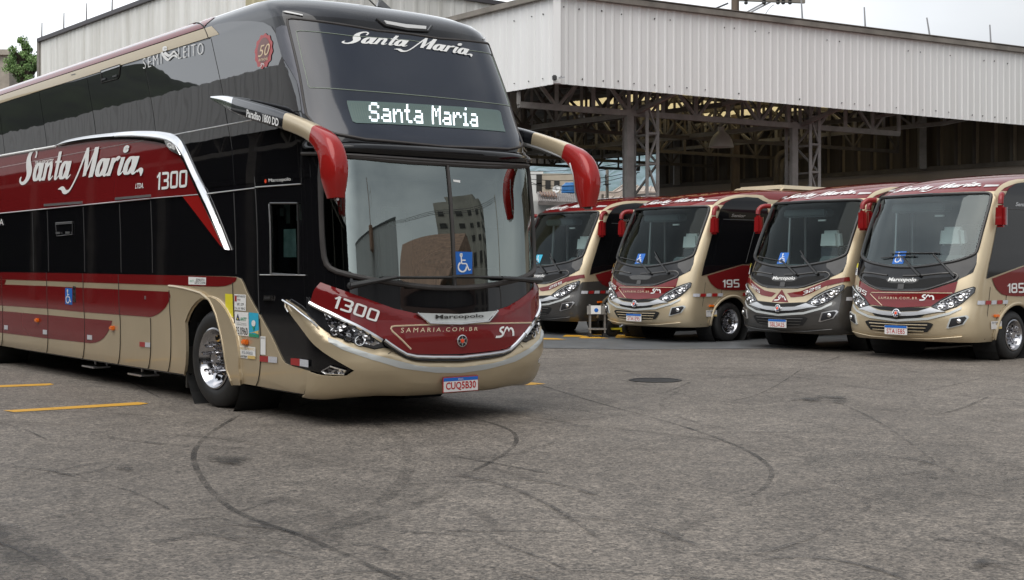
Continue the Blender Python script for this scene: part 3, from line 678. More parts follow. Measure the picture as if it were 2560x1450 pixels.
    # --- front: maroon mask
    up = P([(802,705.5),(850,723),(904.5,742.5),(950,759),(986.6,771.8),(1035.8,783)]); ctop = S.inv(1140, 786)[1]
    lo = P([(959,848),(930,832),(880,805),(830,779),(783.5,755),(790,730)]); cb = S.inv(1146, 884)[1]
    cbot = P([(1100,885),(1060,884.5),(1040,884),(1019.4,881.5),(1000,874),(975,858)])
    mask = [(0, ctop)] + list(reversed(up)) + list(reversed(lo)) + list(reversed(cbot)) + [(0, cb)]
    upx = [(q[0], q[1]) for q in up]; upx.sort(); ux = [a for a, b in upx] + [0]; uy = [b for a, b in upx] + [ctop]
    def mask_off(p, t):
        d = float(np.interp(-abs(p), ux, uy)) - t; return .006 + .036 * min(1, max(0, d / .055))
    patch('front_mask', S, sym(mask), M['red'], root, mask_off, rim=.01, st=.025, sp=.05)
    # chrome lip under the mask
    lip = P([(957,850),(990,873),(1010,885),(1035,890.5),(1075,892)]); c0 = S.inv(1146, 892)[1]
    lp = [(a, b) for a, b in lip] + [(0, c0)] + [(-a, b) for a, b in reversed(lip)]
    line_on('chrome_lip', S, lp, .038, M['chrome'], root, .050, n=8, dense=.03)
    line_on('lip_shadow', S, [(a, b - .027) for a, b in lp], .022, M['trim'], root, .046, n=6)
    # grey stripe round the bumper
    st1 = P([(824,843),(845,850),(872,865),(927,884),(981.6,899),(1036,910),(1063,912.4)]); st2 = P([(828,854),(858.5,873),(927,898.5),(995,916),(1080,925.5)])
    c1, c2 = S.inv(1146, 913)[1], S.inv(1146, 926)[1]
    patch('bumper_stripe', S, sym([(0, c1)] + list(reversed(st1)) + st2 + [(0, c2)]), M['silverstripe'], root, lambda p, t: bump_off(p, t) + .004, st=.03, sp=.05)
    # name plate, badge
    pl = P([(1035.8,783),(1067,810.8),(1100,812)]); pr = S.inv(1140, 812)[1]
    plate_half = [(0, ctop)] + [pl[0], pl[1]] + [(0, pr)]
    patch('name_plate', S, sym(plate_half), M['silverstripe'], root, .052, rim=.03)
    line_on('name_plate_trim', S, [pl[0], pl[1], (0, pr - .004), (-pl[1][0], pl[1][1]), (-pl[0][0], pl[0][1])], .024, M['chrome'], root, .058, n=8)
    text_on('lettering', S, 'Marcopolo', [(1080,803),(1200,798),(1199,786),(1080,788)], M['seam'], root, .062, bold=.02)
    pinned = P([(1022,872),(1000,850),(976.5,829.6),(973.4,823.4),(975.5,818.9),(982.8,817),(1080,813.5),(1187.5,811),(1320,808.5)])
    line_on('pinstripe', S, pinned[:4] + pinned[4:], .016, M['cream'], root, .044, n=4)
    text_on('lettering', S, 'SAMARIA.COM.BR', [(997,833.5),(1187,828.5),(1188,820),(998,822)], M['cream'], root, .046, space=1.5)
    strokes_on('company_monogram', S, SMLOGO, [(1231,845),(1277,842),(1275,816),(1233,819)], M['white'], root, .047)
    strokes_on('fleet_number', S, digit_strokes('1300'), [(833,768),(938,807),(947,778),(842,738)], M['white'], root, .047)
    bc = S.inv(1147, 851.5); C = S.local(bc[0], bc[1], .045); N = Vector(S.normal(*bc))
    MB().lathe([(.058, .0), (.058, .012), (.050, .016), (.048, .012)], C, N, 28).build('star_badge', M['chrome'], root, smooth=True)
    MB().lathe([(.049, .010), (0, .012)], C, N, 28).build('star_badge_ground', M['ink'], root)
    u = N.cross(Vector((0, 0, 1))).normalized(); v = u.cross(N).normalized(); q = MB(); Cc = Vector(C) + N * .014
    stp = []
    for i in range(12):
        rr = .050 if i % 2 == 0 else .021; t = math.pi * i / 6 + R(90); stp.append(Cc + u * rr * math.cos(t) + v * rr * math.sin(t))
    q.poly(stp); q.build('star_badge_rays', M['satin'], root); MB().lathe([(.020, .016), (.019, .020), (0, .022)], C, N, 20).build('star_badge_core', M['orred'], root, smooth=True)
    # headlamps
    hl = P([(769,742),(782,756),(818.6,779),(860,803),(900,825),(953,853.5),(958,866.5),(936.6,871),(911.7,864.5),(870,851),(831,837),(801,815),(785.5,798),(770,783)])
    inner = P([(812,782),(850,800),(890,821),(930,844),(948,858),(932,864),(905,857),(870,845),(838,832),(822,812)])
    ctr = P([(838,830),(870,843),(899,852)]); top_strip = P([(783,757),(830,783),(890,815),(952,851)])
    leds = P([(828,800),(845,812),(862,822),(880,832),(900,842),(918,851)])
    for s in (1, -1):
        fl = lambda o: [(s * a, b) for a, b in o]
        h = patch('headlight', S, fl(hl), M['lensdark'], root, .018, rim=.01)
        patch('reflector', S, fl(inner), M['lens'], h, .022)
        for c in fl(ctr):
            Cc = S.local(c[0], c[1], .02); Nn = S.normal(*c)
            MB().lathe([(.046, 0), (.044, .010), (.038, .010), (.032, .002)], Cc, Nn, 20).build('lamp_ring', M['chrome'], h, smooth=True)
            MB().lathe([(.032, .003), (.024, .012), (.012, .018), (0, .02)], Cc, Nn, 20).build('projector_lens', M['lens'], h, smooth=True)
        for c in fl(leds):
            Cc = S.local(c[0], c[1], .03); MB().box(Cc, (.03, .03, .02)).build('led_module', M['ink'], h)
        line_on('headlight_trim', S, fl(top_strip), .042, M['chrome'], root, .046, n=6)
        line_on('spear_trim', S, fl(P([(717,750),(745,767),(768,786),(786,801),(801,817)])), .022, M['chrome'], root, .045, n=6)
        line_on('spear_trim', S, fl(P([(717,750),(720,768),(728,780)])), .016, M['chrome'], root, .03, n=6)
        fg = fl(P([(828.5,914),(866.7,924),(861,933),(817.5,931.5),(808,926)]))
        fo = patch('fog_lamp', S, fg, M['lens'], root, .03, rim=.025)
        line_on('fog_trim', S, fg + [fg[0]], .012, M['satin'], root, .034, n=4)
        # clearance lamps
        k = P([(708.6,30),(722,32.5),(758,39.5),(752,36)]);
        patch('clearance_lamp', S, fl(P([(707,30),(716,29),(757,38),(757,41),(716,33)])), M['lamp'], root, .012, rim=.008)
    cl = P([(955,58),(1020,67)]); cz = S.inv(1020, 68)
    patch('clearance_lamp', S, sym([(0, cz[1] + .02), (-.26, cz[1] + .03), (-.24, cz[1] - .005), (0, cz[1] - .02)]), M['lamp'], root, .016, rim=.01)
    line_on('lamp_housing', S, [(-.34, cz[1] + .045), (-.26, cz[1] - .02), (0, cz[1] - .038), (.26, cz[1] - .02), (.34, cz[1] + .045)], .03, M['trim'], root, .006)
    # --- upper windscreen with display
    uw = P([(913.7,349),(843.4,336),(795,322),(778,302),(767,288.6),(746.7,175.8),(726,88),(720,62),(719,49),(730,47),(800,55),(880,66.5),(943,77.6)])
    t1 = S.inv(1025, 86)[1]; t0 = S.inv(1090, 366)[1]
    uwo = sym([(0, t0)] + uw + [(0, t1)])
    patch('upper_windscreen', S, uwo, M['upglass'], root, .006, rim=.006)
    pil = P([(692,84),(701,118),(708,143),(726,172),(744,204),(752,240),(758,284),(766,287),(757,240),(747,180),(737,132),(727,90),(718,66),(706,64),(694,70)])
    for s in (1, -1): patch('pillar_cover', S, [(s * a, b) for a, b in pil], M['pillar'], root, .012, rim=.01)
    line_on('upper_windscreen_seal', S, uwo + [uwo[0]], .03, M['gasket'], root, .004)
    for s in (1, -1):
        line_on('blind_edge', S, [(0, S.inv(1040, 104)[1])] + [(s * a, b) for a, b in P([(880,91.5),(750,78),(741,80),(742,86),(756,150),(771,214),(776,220),(900,228)])] + [(0, S.inv(1080, 243)[1])], .009, M['ledoff'], root, .008, n=4)
    disp = patch('destination_display', S, P([(866.8,253),(1240,276),(1247,278.5),(1250,284),(1262,331),(890,309),(881,305),(867,258)]), M['ledbg'], root, .012, rim=.006)
    FONT = {'S': '01110 10001 10000 01110 00001 10001 01110', 'a': '00000 00000 01110 00001 01111 10001 01111', 'n': '00000 00000 10110 11001 10001 10001 10001', 't': '01000 01000 11100 01000 01000 01001 00110',
            'M': '10001 11011 10101 10101 10001 10001 10001', 'r': '00000 00000 10110 11001 10000 10000 10000', 'i': '00100 00000 01100 00100 00100 00100 01110', ' ': '000 000 000 000 000 000 000'}
    cols = []; owner = []
    for ci, ch in enumerate('Santa Maria'):
        rows = FONT[ch].split(); w = len(rows[0])
        if ch in 'ti': rows = [r[:4] if ch == 't' else r[1:4] for r in rows]; w = len(rows[0])
        for c in range(w): cols.append([rows[r][c] for r in range(7)])
        cols.append(['0'] * 7); owner += [ci] * (w + 1)
    cols = cols[:-1]; f = quad_map(S, [(922,306),(1193.5,319.5),(1192,273),(921,258)]); nC = len(cols); letters = {}
    for i, c in enumerate(cols):
        for j in range(7):
            if c[j] == '1':
                for di in (0, 1):
                    for dj in (0, 1):
                        x = (i + .25 + .5 * di) / nC; y = 1 - (j + .25 + .5 * dj) / 7; hx, hy = .205 / nC, .205 / 7
                        letters.setdefault(owner[i], []).append(([f(x - hx, y - hy), f(x + hx, y - hy), f(x + hx, y + hy), f(x - hx, y + hy)], [(0, 1, 2, 3)]))
    for dots in letters.values(): wrap('display_letter', S, dots, M['led'], disp, .016, sp=9, st=9)
    f2 = quad_map(S, [(885,305),(1254,328),(1240,282),(874,258)]); dots = []
    for i in range(74):
        for j in range(15):
            x = (i + .5) / 74; y = (j + .5) / 15; hx, hy = .14 / 74, .16 / 15
            if .1 < x < .86 and i % 1 == 0 and (i + j) % 1 != 0: continue
            dots.append(([f2(x - hx, y - hy), f2(x + hx, y - hy), f2(x + hx, y + hy), f2(x - hx, y + hy)], [(0, 1, 2, 3)]))
    wrap('display_dots', S, dots, M['ledoff'], root, .0135, sp=9, st=9)
    # the company script curves down across the glass: two arcs of the same lettering
    f3 = quad_map(S, [(852,122),(1180,157),(1176,113),(856,78)]); polys = []
    for p in SCRIPT: polys.append(([f3(x, y + .10 * (1 - (2 * x - 1) ** 2)) for x, y in p[0]],) + tuple(p[1:]))
    wrap('company_script', S, polys, M['white'], root, .010, sp=.1, st=.1)
    # --- the lip between the two windscreens
    lipu = P([(820,330),(850,341),(913,354)]); pts = [(-1.62, 2.66), (-1.50, 2.64)]
    zc = S.inv(1100, 372)[1]; zl = S.inv(1112, 400)[1]
    patch('mid_lip', S, sym([(0, zc), (-.6, zc + .01), (-1.1, zc + .03), (-1.40, zc + .06), (-1.52, zc + .05), (-1.52, zl + .07), (-1.40, zl + .06), (-1.1, zl + .03), (-.6, zl + .01), (0, zl)]), M['black'], root, lambda p, t: .008 + .05 * min(1, max(0, (1.5 - abs(p)) / .25)) * max(0, math.sin(math.pi * min(1, max(0, (zc + .02 - t) / (zc - zl + .02))))), st=.02, sp=.05, rim=.01)
    line_on('mid_seal', S, [(s, zl - .02 + .04 * (s / 1.45) ** 2 + .0) for s in [-1.5 + .1 * i for i in range(31)]], .035, M['gasket'], root, .02)
    # --- lower windscreen
    patch('windscreen', S, ws, M['windscreen'], root, .0)
    line_on('windscreen_seal', S, smoothpts(ws, 1, True) + [smoothpts(ws, 1, True)[0]], .052, M['gasket'], root, .004, n=8)
    line_on('windscreen_divider', S, [(0, wsh[0][1] + .02), (0, wsh[-1][1])], .032, M['gasket'], root, .008, n=8)
    band_i = sym([(0, wsh[0][1]), (-.9, wsh[0][1] + .03), (-1.3, wsh[0][1] + .04), (-1.3, wsh[0][1] - .10), (-.9, wsh[0][1] - .14), (0, wsh[0][1] - .13)])
    patch('sun_band', S, band_i, M['interior'], root, -.012)
    # wheelchair sign, small labels
    rect_on('accessibility_sign', S, [(1138.5,687),(1180,684.5),(1180,630),(1138,629)], M['blue'], root, .004)
    strokes_on('wheelchair_symbol', S, WHEELCHAIR, [(1143,681),(1176,681),(1174,633),(1143,633)], M['white'], root, .007)
    rect_on('small_label', S, [(1133,454),(1150,457),(1150,451),(1133,449)], M['white'], root, .003)
    # wipers
    def wiper(piv, elb, b0, b1):
        W = MB(); a = S.local(*piv, .07); e = S.local(*elb, .09); m1 = S.local(*b0, .05); m2 = S.local(*b1, .05)
        W.tube([a, e], [.03, .017], 8); W.tube([e, tuple((m1[i] + m2[i]) / 2 for i in range(3))], .010, 6); W.tube([m1, S.local((b0[0] + b1[0]) / 2, (b0[1] + b1[1]) / 2, .035), m2], .012, 6)
        W.lathe([(.035, 0), (.03, .03), (0, .035)], S.local(*piv, .02), S.normal(*piv), 14)
        W.build('wiper', M['trim'], root, smooth=True)
    wiper(S.inv(876,715), S.inv(982,694), S.inv(952,694), S.inv(1132,694)); k = [S.inv(1122,692), S.inv(1265,694)]
    wiper((1.22, S.inv(876,715)[1] + .03), S.inv(1240,696), k[0], k[1])
    # number plate
    pc = S.inv(1138, 962); C = Vector(S.local(0.0, pc[1], .03)); PB = MB()
    C.z = CAMH + (660 - 963) / FPX * 12.3
    X = 2.635; w2, h2 = .20, .068
    def pl_rect(name, y0, y1, z0, z1, d, m, parent): return MB().box((X + d, (y0 + y1) / 2, C.z + (z0 + z1) / 2), (.006, y1 - y0, z1 - z0)).build(name, m, parent)
    npl = pl_rect('number_plate', -.205, .205, -.072, .072, 0, M['platered'], root); pl_rect('plate_face', -.198, .198, -.066, .032, .003, M['plate'], npl); pl_rect('plate_band', -.198, .198, .034, .066, .003, M['blue'], npl)
    flat_text('plate_number', 'CUQ5B30', (X + .0075, -.175, C.z - .057), .35, .082, M['platered'], npl, bold=.025)
    flat_text('plate_country', 'BRASIL', (X + .0075, -.03, C.z + .042), .06, .015, M['plate'], npl)
    # side stickers
    def stick(q, m, off=.018): return rect_on('sticker', S, q, M[m], root, off)
    def T(s, q, m='ink', off=.021, **k): return text_on('lettering', S, s, q, M[m], root, off, **k)
    stick([(475,711),(518.5,712.5),(519,694),(475,692)], 'white'); T('SEMILEITO', [(494,702),(516,702.7),(516,697),(494,696)]); T('LEITO CAMA', [(491,709.3),(518,710),(518,704),(491,703)]); T('ANTT', [(479,704.5),(489,705),(489,700),(479,699.5)], 'green')
    stick([(568,791),(587.5,793),(586,735.5),(567,734)], 'yellow')
    stick([(590.5,775),(619,777.5),(619,737),(590,735)], 'white'); T('FRETAMENTO', [(597,743),(617.5,744),(617.5,738.5),(597,738)]); T('PMSP', [(598,751),(606,751.5),(606,747.5),(598,747)]); stick([(591.5,753),(596,753.5),(596,739),(591.5,738.5)], 'sealred', .021)
    T('SMT / DTP', [(597,763.5),(614,764.5),(614,758),(597,757)]); T('T.A. Nº 499-2', [(591.5,773),(617,774.5),(617,768.5),(591.5,767.5)])
    stick([(591,837),(626,840.5),(625,781),(591,778.5)], 'white'); T('ANTT', [(605,801),(621,802.5),(621,794),(605,792.5)], 'green', bold=.02, shear=.2); T('35.0960', [(594,835),(623.5,838),(623.5,819),(594,816)], bold=.0)
    T('AGÊNCIA NACIONAL DE', [(596,807.5),(621,809.5),(621,807.5),(596,805.5)]); T('TRANSPORTES TERRESTRES', [(596,811.5),(621,813.5),(621,811.5),(596,809.5)])
    patch('sticker_mark', S, P([(599,784),(604.5,801),(594.5,800)]), M['inkblue'], root, .021); patch('sticker_mark', S, P([(599.3,793.5),(601.5,798.5),(597.5,798)]), M['yellow'], root, .024)
    stick([(626.5,841),(651,844),(650,783.5),(626,780.5)], 'cyan'); stick([(626.5,841),(651,844),(651,836),(626.5,833)], 'green', .020); patch('sticker_mark', S, P([(626.5,833),(651,826),(651,836),(640,831)]), M['sand'], root, .021)
    patch('sticker_mark', S, P([(639 + 5 * math.cos(t), 808 + 8 * math.sin(t)) for t in [2 * math.pi * i / 20 for i in range(20)]]), M['white'], root, .023); patch('sticker_mark', S, P([(635.5,815),(642.5,816),(639,828)]), M['green'], root, .023)
    stick([(603,894),(643,898),(642.5,868),(602.5,863.5)], 'white'); T('FRETAMENTO', [(605,873),(641,876.5),(641,870),(605,866.5)], 'sand'); T('F5-0002', [(610,884),(636,886.5),(636,879.5),(610,877)], 'greyink'); T('ARTESP', [(606,892),(622,894),(622,889),(606,887)], bold=.01); stick([(623.5,896),(643,898),(643,890),(623.5,888)], 'sand', .021)
    stick([(655,886),(668,887),(668,841),(654.5,840)], 'white'); T('ARTESP', [(656.5,846),(666,847),(666,844),(656.5,843)])
    rm = stick([(166.5,760),(184,762),(184,721),(166.5,719.5)], 'blue'); strokes_on('wheelchair_symbol', S, WHEELCHAIR, [(169,758),(182.5,759),(182.5,724),(169,723)], M['white'], root, .021)
    for q in ([(186,755),(193,756),(192,716),(186,715)],): rect_on('hatch_lock', S, q, M['trim'], root, .02, .006)
    for v in (721, 733, 752): rect_on('hatch_lock', S, [(187,v+2),(192,v+2.4),(192,v-.5),(187,v-1)], M['chrome'], root, .026)
    for q in ([(654,903),(675,905),(675,890.5),(654,889)], [(353,866),(366.5,867),(366.5,855.5),(353,854)], [(732,911),(754,914.5),(754,896.5),(732,895)]): rect_on('red_reflector', S, q, M['refred'], root, .022, .004)
    for q in ([(675.5,905),(697,907),(697,892.5),(675.5,890.5)], [(367,867),(379.5,868),(379.5,856.5),(367,855.5)], [(754.5,914.5),(775,917.5),(775,900),(754.5,897)], [(14,823),(23,824),(23,813.5),(14,812.5)], [(111,835),(121,836),(121,825),(111,824)], [(222,848),(234,849),(234,838),(222,837)]): rect_on('white_reflector', S, q, M['refwhite'], root, .022, .004)
    for q in ([(609,861),(630,863),(630,849),(609,847)], [(92,805),(104,806),(104,796),(92,795)], [(280,824),(293,825),(293,816),(280,815)]):
        o = P(q); cxp = sum(a for a, b in o) / 4; czp = sum(b for a, b in o) / 4; Cm = S.local(cxp, czp, .03); MB().box(Cm, (.10, .05, .055)).build('side_marker_lamp', M['amber'], root, bevel=.012)
    rect_on('fuel_lock', S, P([(365,748),(368,748.3),(368,740),(365,739.7)]), M['satin'], root, .02, .004)
    # side steps, mud flaps, roof aerial
    for u, v in ((195,912),(310,928)):
        a = S.inv(u, v); X0 = S.local(a[0], .3); MB().box((X0[0], -1.12, .19), (.42, .22, .02)).box((X0[0] - .2, -1.05, .26), (.02, .02, .16)).box((X0[0] + .2, -1.05, .26), (.02, .02, .16)).build('step_rail', M['satin'], root)
    for s in (-1, 1): MB().box((-.66, s * 1.12, .38), (.03, .34, .44)).build('mud_flap', M['seam'], root)
    a = S.inv(950, 19); C = S.local(a[0], min(a[1] + .15, 4.6)); C = (1.0, .19, 4.20)
    F = MB(); F.add([(C[0] + .02, C[1] - .10, C[2]), (C[0] - .02, C[1] + .10, C[2]), (C[0] - .1, C[1] + .03, C[2] + .10), (C[0] - .10, C[1] - .01, C[2] + .10), (C[0] - .22, C[1], C[2])], [(0, 1, 2, 3), (1, 4, 2), (0, 3, 4), (3, 2, 4), (0, 4, 1)])
    F.tube([(C[0] - .02, C[1] - .09, C[2]), (C[0] - .12, C[1] - .22, C[2] + .16)], .008, 6); F.build('roof_aerial', M['trim'], root)
    # --- mirrors: horn arms sweeping forward from the upper pillar
    for s in (-1, 1):
        path = [(0.0, 1.31, 3.235), (.45, 1.36, 3.15), (.85, 1.40, 3.05), (1.3, 1.44, 2.955), (1.7, 1.46, 2.87), (2.1, 1.46, 2.77), (2.45, 1.46, 2.665), (2.70, 1.46, 2.53), (2.78, 1.46, 2.38), (2.79, 1.46, 2.24), (2.80, 1.45, 2.07)]
        hw = [(.008, .014), (.026, .062), (.040, .085), (.046, .088), (.050, .084), (.054, .078), (.062, .080), (.086, .122), (.098, .138), (.094, .128), (.062, .078)]
        n = 14; sp = smoothpts([p + h for p, h in zip(path, hw)], 2)
        def section(i, dn=1.0):
            a = sp[max(i - 1, 0)]; b = sp[min(i + 1, len(sp) - 1)]; d = Vector((b[0] - a[0], b[1] - a[1], b[2] - a[2])).normalized(); y = Vector((0, 1, 0)); z = d.cross(y).normalized()
            if z.z < 0 and d.x > .5: z = -z
            c = Vector(sp[i][:3]); w, h = sp[i][3], sp[i][4]; out = []
            for k in range(n):
                t = 2 * math.pi * k / n; ct, stt = math.cos(t), math.sin(t); X_ = math.copysign(abs(ct) ** .55, ct); Z_ = math.copysign(abs(stt) ** .55, stt)
                q = c + y * X_ * w + z * Z_ * h * (1 if True else 1); out.append((q.x, s * q.y, q.z))
            return out
        def seg(i0, i1, name, m, cap0=False, cap1=False):
            vs = []; fs = []
            for i in range(i0, i1 + 1): vs += section(i)
            for i in range(i1 - i0):
                for k in range(n): fs.append((i * n + k, i * n + (k + 1) % n, (i + 1) * n + (k + 1) % n, (i + 1) * n + k))
            if cap0: fs.append(tuple(range(n)))
            if cap1: fs.append(tuple((i1 - i0) * n + k for k in range(n)))
            return MB().add(vs, fs).build(name, m, mroot, smooth=True, angle=50)
        xs = [q[0] for q in sp]; N_ = len(sp)
        mroot = MB().box((1.65, s * 1.36, 2.86), (.35, .16, .10)).build('mirror', M['black'], root, bevel=.02)
        i1 = max(i for i in range(N_) if xs[i] < .80 and i < N_ // 2); i2 = max(i for i in range(N_) if xs[i] < 2.0 and i < N_ // 2 + 6); i3 = next(i for i in range(N_) if xs[i] > 2.42)
        seg(0, i1, 'mirror_arm_tip', M['chrome'], cap0=True); seg(i1, i2, 'mirror_arm', M['capblack']); seg(i2, i3, 'mirror_arm_front', M['champ']); seg(i3, N_ - 1, 'mirror_housing', M['red2'], cap1=True)
        # rear glass + silver edge
        MB().add([(2.68, s * 1.40, 2.46), (2.68, s * 1.52, 2.45), (2.69, s * 1.51, 2.15), (2.69, s * 1.41, 2.15)], [(0, 1, 2, 3)] if s > 0 else [(3, 2, 1, 0)]).build('mirror_glass', M['chrome'], mroot)
        MB().tube([(2.60, s * 1.39, 2.52), (2.67, s * 1.385, 2.38), (2.685, s * 1.39, 2.22), (2.71, s * 1.41, 2.12), (2.78, s * 1.44, 2.055), (2.85, s * 1.46, 2.06)], .013, 6).build('mirror_trim', M['satin'], mroot, smooth=True)
        MB().tube([(.9, s * 1.395, 2.97), (1.3, s * 1.415, 2.885), (1.7, s * 1.425, 2.80), (2.1, s * 1.42, 2.70), (2.45, s * 1.41, 2.59)], [.01, .026, .026, .02, .012], 6).build('mirror_trim', M['satin'], mroot, smooth=True)
        if s < 0:
            pth = MB(); A0 = Vector((1.05, -1.492, 2.985)); dr = (Vector((2.02, -1.545, 2.775)) - A0); cu, fcs = text2d('Paradiso 1800 DD', .1, .03)
            pth.add([tuple(A0 + dr * (.15 + .75 * x) + Vector((0, -.002, -.0 + .075 * (y - .5)))) for x, y in cu], fcs).build('lettering', M['white'], mroot)
    # --- cabin seen through the glass
    MB().box((0.9, 0, 2.50), (2.3, 2.3, .08)).box((-.6, 0, 1.6), (.06, 2.4, 1.8)).build('cabin_partition', M['interior'], root)
    MB().box((1.0, 0, .95), (2.0, 2.3, .08)).build('cabin_floor', M['interior'], root)
    MB().box((1.95, 0, 1.24), (.65, 2.0, .12), top=(.8, 1)).box((1.75, .62, 1.36), (.5, .9, .2), top=(.6, .9)).build('dashboard', M['dash'], root, bevel=.03)
    MB().lathe([(.23, 0), (.25, .015), (.23, .03), (.21, .015)], (1.42, .62, 1.52), (-.5, 0, .86), 32).tube([(1.42, .62, 1.52), (1.6, .62, 1.36)], .03).bar((1.42, .40, 1.52), (1.42, .84, 1.52), .03).build('steering_wheel', M['trim'], root, smooth=True)
    for y in (.62, -.62):
        q = MB().box((.72, y, 1.25), (.5, .5, .14)).box((.48, y, 1.62), (.14, .48, .75)).build('seat', M['seat'], root, bevel=.04); MB().box((.47, y, 2.0), (.17, .32, .26)).build('headrest', M['headcloth'], q, bevel=.05)
    MB().tube([(2.1, .86, 2.42), (2.15, .88, 2.2), (2.12, .90, 1.98)], [(.05, .05), (.06, .06), (.05, .05)], 8).build('dark_hanging_shape', M['trim'], root)  # dark rounded shape hanging behind the windscreen
    MB().box((1.56, -1.20, 1.70), (.34, .01, .27)).build('reflection_panel', mat('pale_teal_reflection', (.60, .80, .78), .8, var=(5, .5, (1, 3, 1))), root)  # added panel, stands in for the pale reflection in the door glass
    MB().box((1.5, -.98, 1.9), (.03, .05, 1.2)).box((1.2, -1.0, 1.9), (.03, .05, 1.2)).build('door_post', M['trim'], root)
    return S, root
def flat_text(name, s, o, w, h, m, parent, bold=0.0, shear=0.0, axis='x', space=1.0):
    vs, fs = text2d(s, shear, bold, space)
    return MB().add([(o[0], o[1] + a * w, o[2] + b * h) for a, b in vs], fs).build(name, m, parent)
# ------------------------------------------------------------------ minibuses
MROWS = [(.30,.30,-.12,.40,1.10),(.38,.38,-.02,.45,1.14),(.50,.50,.02,.5,1.165),(.62,.62,.03,.5,1.17),(.75,.75,.01,.5,1.17),(.9,.9,-.04,.5,1.17),(1.1,1.1,-.08,.48,1.17),(1.4,1.4,-.17,.46,1.17),(1.6,1.6,-.27,.44,1.168),(2.0,2.0,-.46,.42,1.155),(2.4,2.4,-.68,.40,1.14),(2.6,2.6,-.80,.40,1.125),
(2.70,2.68,-.90,.42,1.11),(2.80,2.76,-1.06,.46,1.09),(2.90,2.84,-1.32,.6,1.05),(3.00,2.92,-1.75,.8,.98),(3.1,2.98,-2.3,.9,.86),(3.25,3.03,-2.9,1.0,.60),(3.5,3.06,-3.4,1.0,.03)]
def mini_surf(C, th, k=1.0):
    rows = [(t, z, s * k, a * k, w * k) for t, z, s, a, w in MROWS]
    return Surf(C, th + math.pi, rows, 2.7, 2.2, .48, 1.17)
MINI = {'185': ((6.067, 20.627), .677), '325': ((4.67, 22.9), .635), '195': ((2.404, 25.423), .677), '255': ((.45, 28.0), .653)}
S185 = mini_surf(*MINI['185']); S185.build_cache(-2.0, 8.0, .3, 3.4)
S195 = mini_surf(*MINI['195']); S195.build_cache(-2.0, 9.0, .3, 3.4)
def build_minibus(num, plate, label, variant, maker=True, ftag='yellow', ac=False):
    (cx, cy), th = MINI[num]; S = mini_surf((cx, cy), th); L = S.L
    A = lambda pts: PX(S185, pts); B = lambda pts: PX(S195, pts)
    root = empty('minibus', (cx, cy, 0), S.th)
    tag(root, label, 'minibus', 'minibuses parked side by side')
    LEN = 7.6; PR = L + LEN
    lower = M['champ'] if variant == 'A' else M['grey']
    wsl = A([(2321,487.5),(2373.7,486),(2440,483.5),(2468,482.5),(2477,486),(2478,494),(2466,540),(2452.8,588),(2442,628.6),(2435,637),(2405,649),(2373.7,656.8),(2303,667.5)])
    wtop = wsl[0][1]; wbot = S185.inv(2264, 669)[1]
    ws = sym([(0, wtop)] + wsl[1:] + [(0, wbot)])
    def mf(p, t): return 1 if t > 2.62 else 0
    AX = -1.395; ARR = .50
    sidew = B([(1747,690),(1739.5,696),(1741,685),(1745,660),(1751.8,640),(1762,596),(1775,548),(1783,525),(1803.4,506.5),(1833.7,496.5),(1865,493),(1894.4,495),(1918.7,507)])
    body = shell('body', S, LEN, None, root, holes=[ws], arches=((AX, .36, .54), (AX - 3.9, .36, .54)), mats=[M['champ_lined'], M['red_lined']], matfn=mf)
    MB().box((-4.1, 0, .5), (6.6, 1.8, .3)).box((-.75, 0, .36), (.5, 1.7, .10)).build('chassis', M['chassis'], root)
    for s in (-1, 1):
        for x in (AX, AX - 3.9):
            MB().lathe([(.55, 0), (.55, -.4), (0, -.4)], (x, s * 1.155, .38), (0, s, 0), 28).build('wheel_well', M['chassis'], root)
            wheel(root, x, s, 1.145, .385, .225, .25, lugs=8, holes=8, lug_out=.035)
    off = .006
    def P2(name, o, m, off=.006, both=True, rim=0.0, **k):
        patch(name, S, o, M[m] if isinstance(m, str) else m, root, off, rim=rim, **k)
        if both: patch(name, S, [(-a, b) for a, b in o], M[m] if isinstance(m, str) else m, root, off, rim=rim, **k)
    # cowl and grille
    cow = A([(2303,666),(2373.7,655.5),(2438,638),(2443,634),(2441,660),(2433,681),(2415,690),(2397,698),(2393,704),(2373.7,709),(2345,719),(2321,726)])
    gb = S185.inv(2250.6, 728)[1]
    P2('cowl', sym([(0, wbot - .01)] + cow + [(0, gb)]), 'black', .008, False, st=.04, sp=.05)
    gl = A([(2389,700),(2396,692),(2392,686),(2384,682.6),(2350,684),(2300,689.5)]); gtop = S185.inv(2250, 690)[1]
    line_on('grille_frame', S, sym([(0, gtop)] + list(reversed(gl)) + A([(2373.7,706),(2321,723),(2300,727)]) + [(0, gb + .01)]) , .03, M['grey'], root, .012)
    gi = A([(2300,700),(2330,695),(2378,692.5),(2381,697),(2345,713),(2321,719)])
    P2('grille', sym([(0, S185.inv(2250, 707)[1])] + gi + [(0, gb + .035)]), 'chassis', .012, False)
    bd = A([(2286,696),(2300,699),(2293,706),(2282,709)])
    P2('grille_plaque', sym([(0, gtop - .03)] + [bd[0], bd[1], bd[2], bd[3]] + [(0, bd[3][1])]), 'grey', .016, False)
    if maker: text_on('lettering', S, 'Marcopolo', [(-.26, bd[3][1] + .01), (.26, bd[3][1] + .01), (.26, bd[3][1] + .085), (-.26, bd[3][1] + .085)], M['white'], root, .022, bold=.03, shear=.2)
    rect_on('grille_camera', S, [(-.06, gb + .03), (.05, gb + .03), (.05, gb + .11), (-.06, gb + .11)], M['grey'], root, .02, .01)
    # bonnet
    bon = A([(2321,727),(2345,720),(2373.7,710),(2394,704),(2390,720),(2386,733),(2360,748),(2330,766)])
    bb = S185.inv(2250, 769.5)[1]
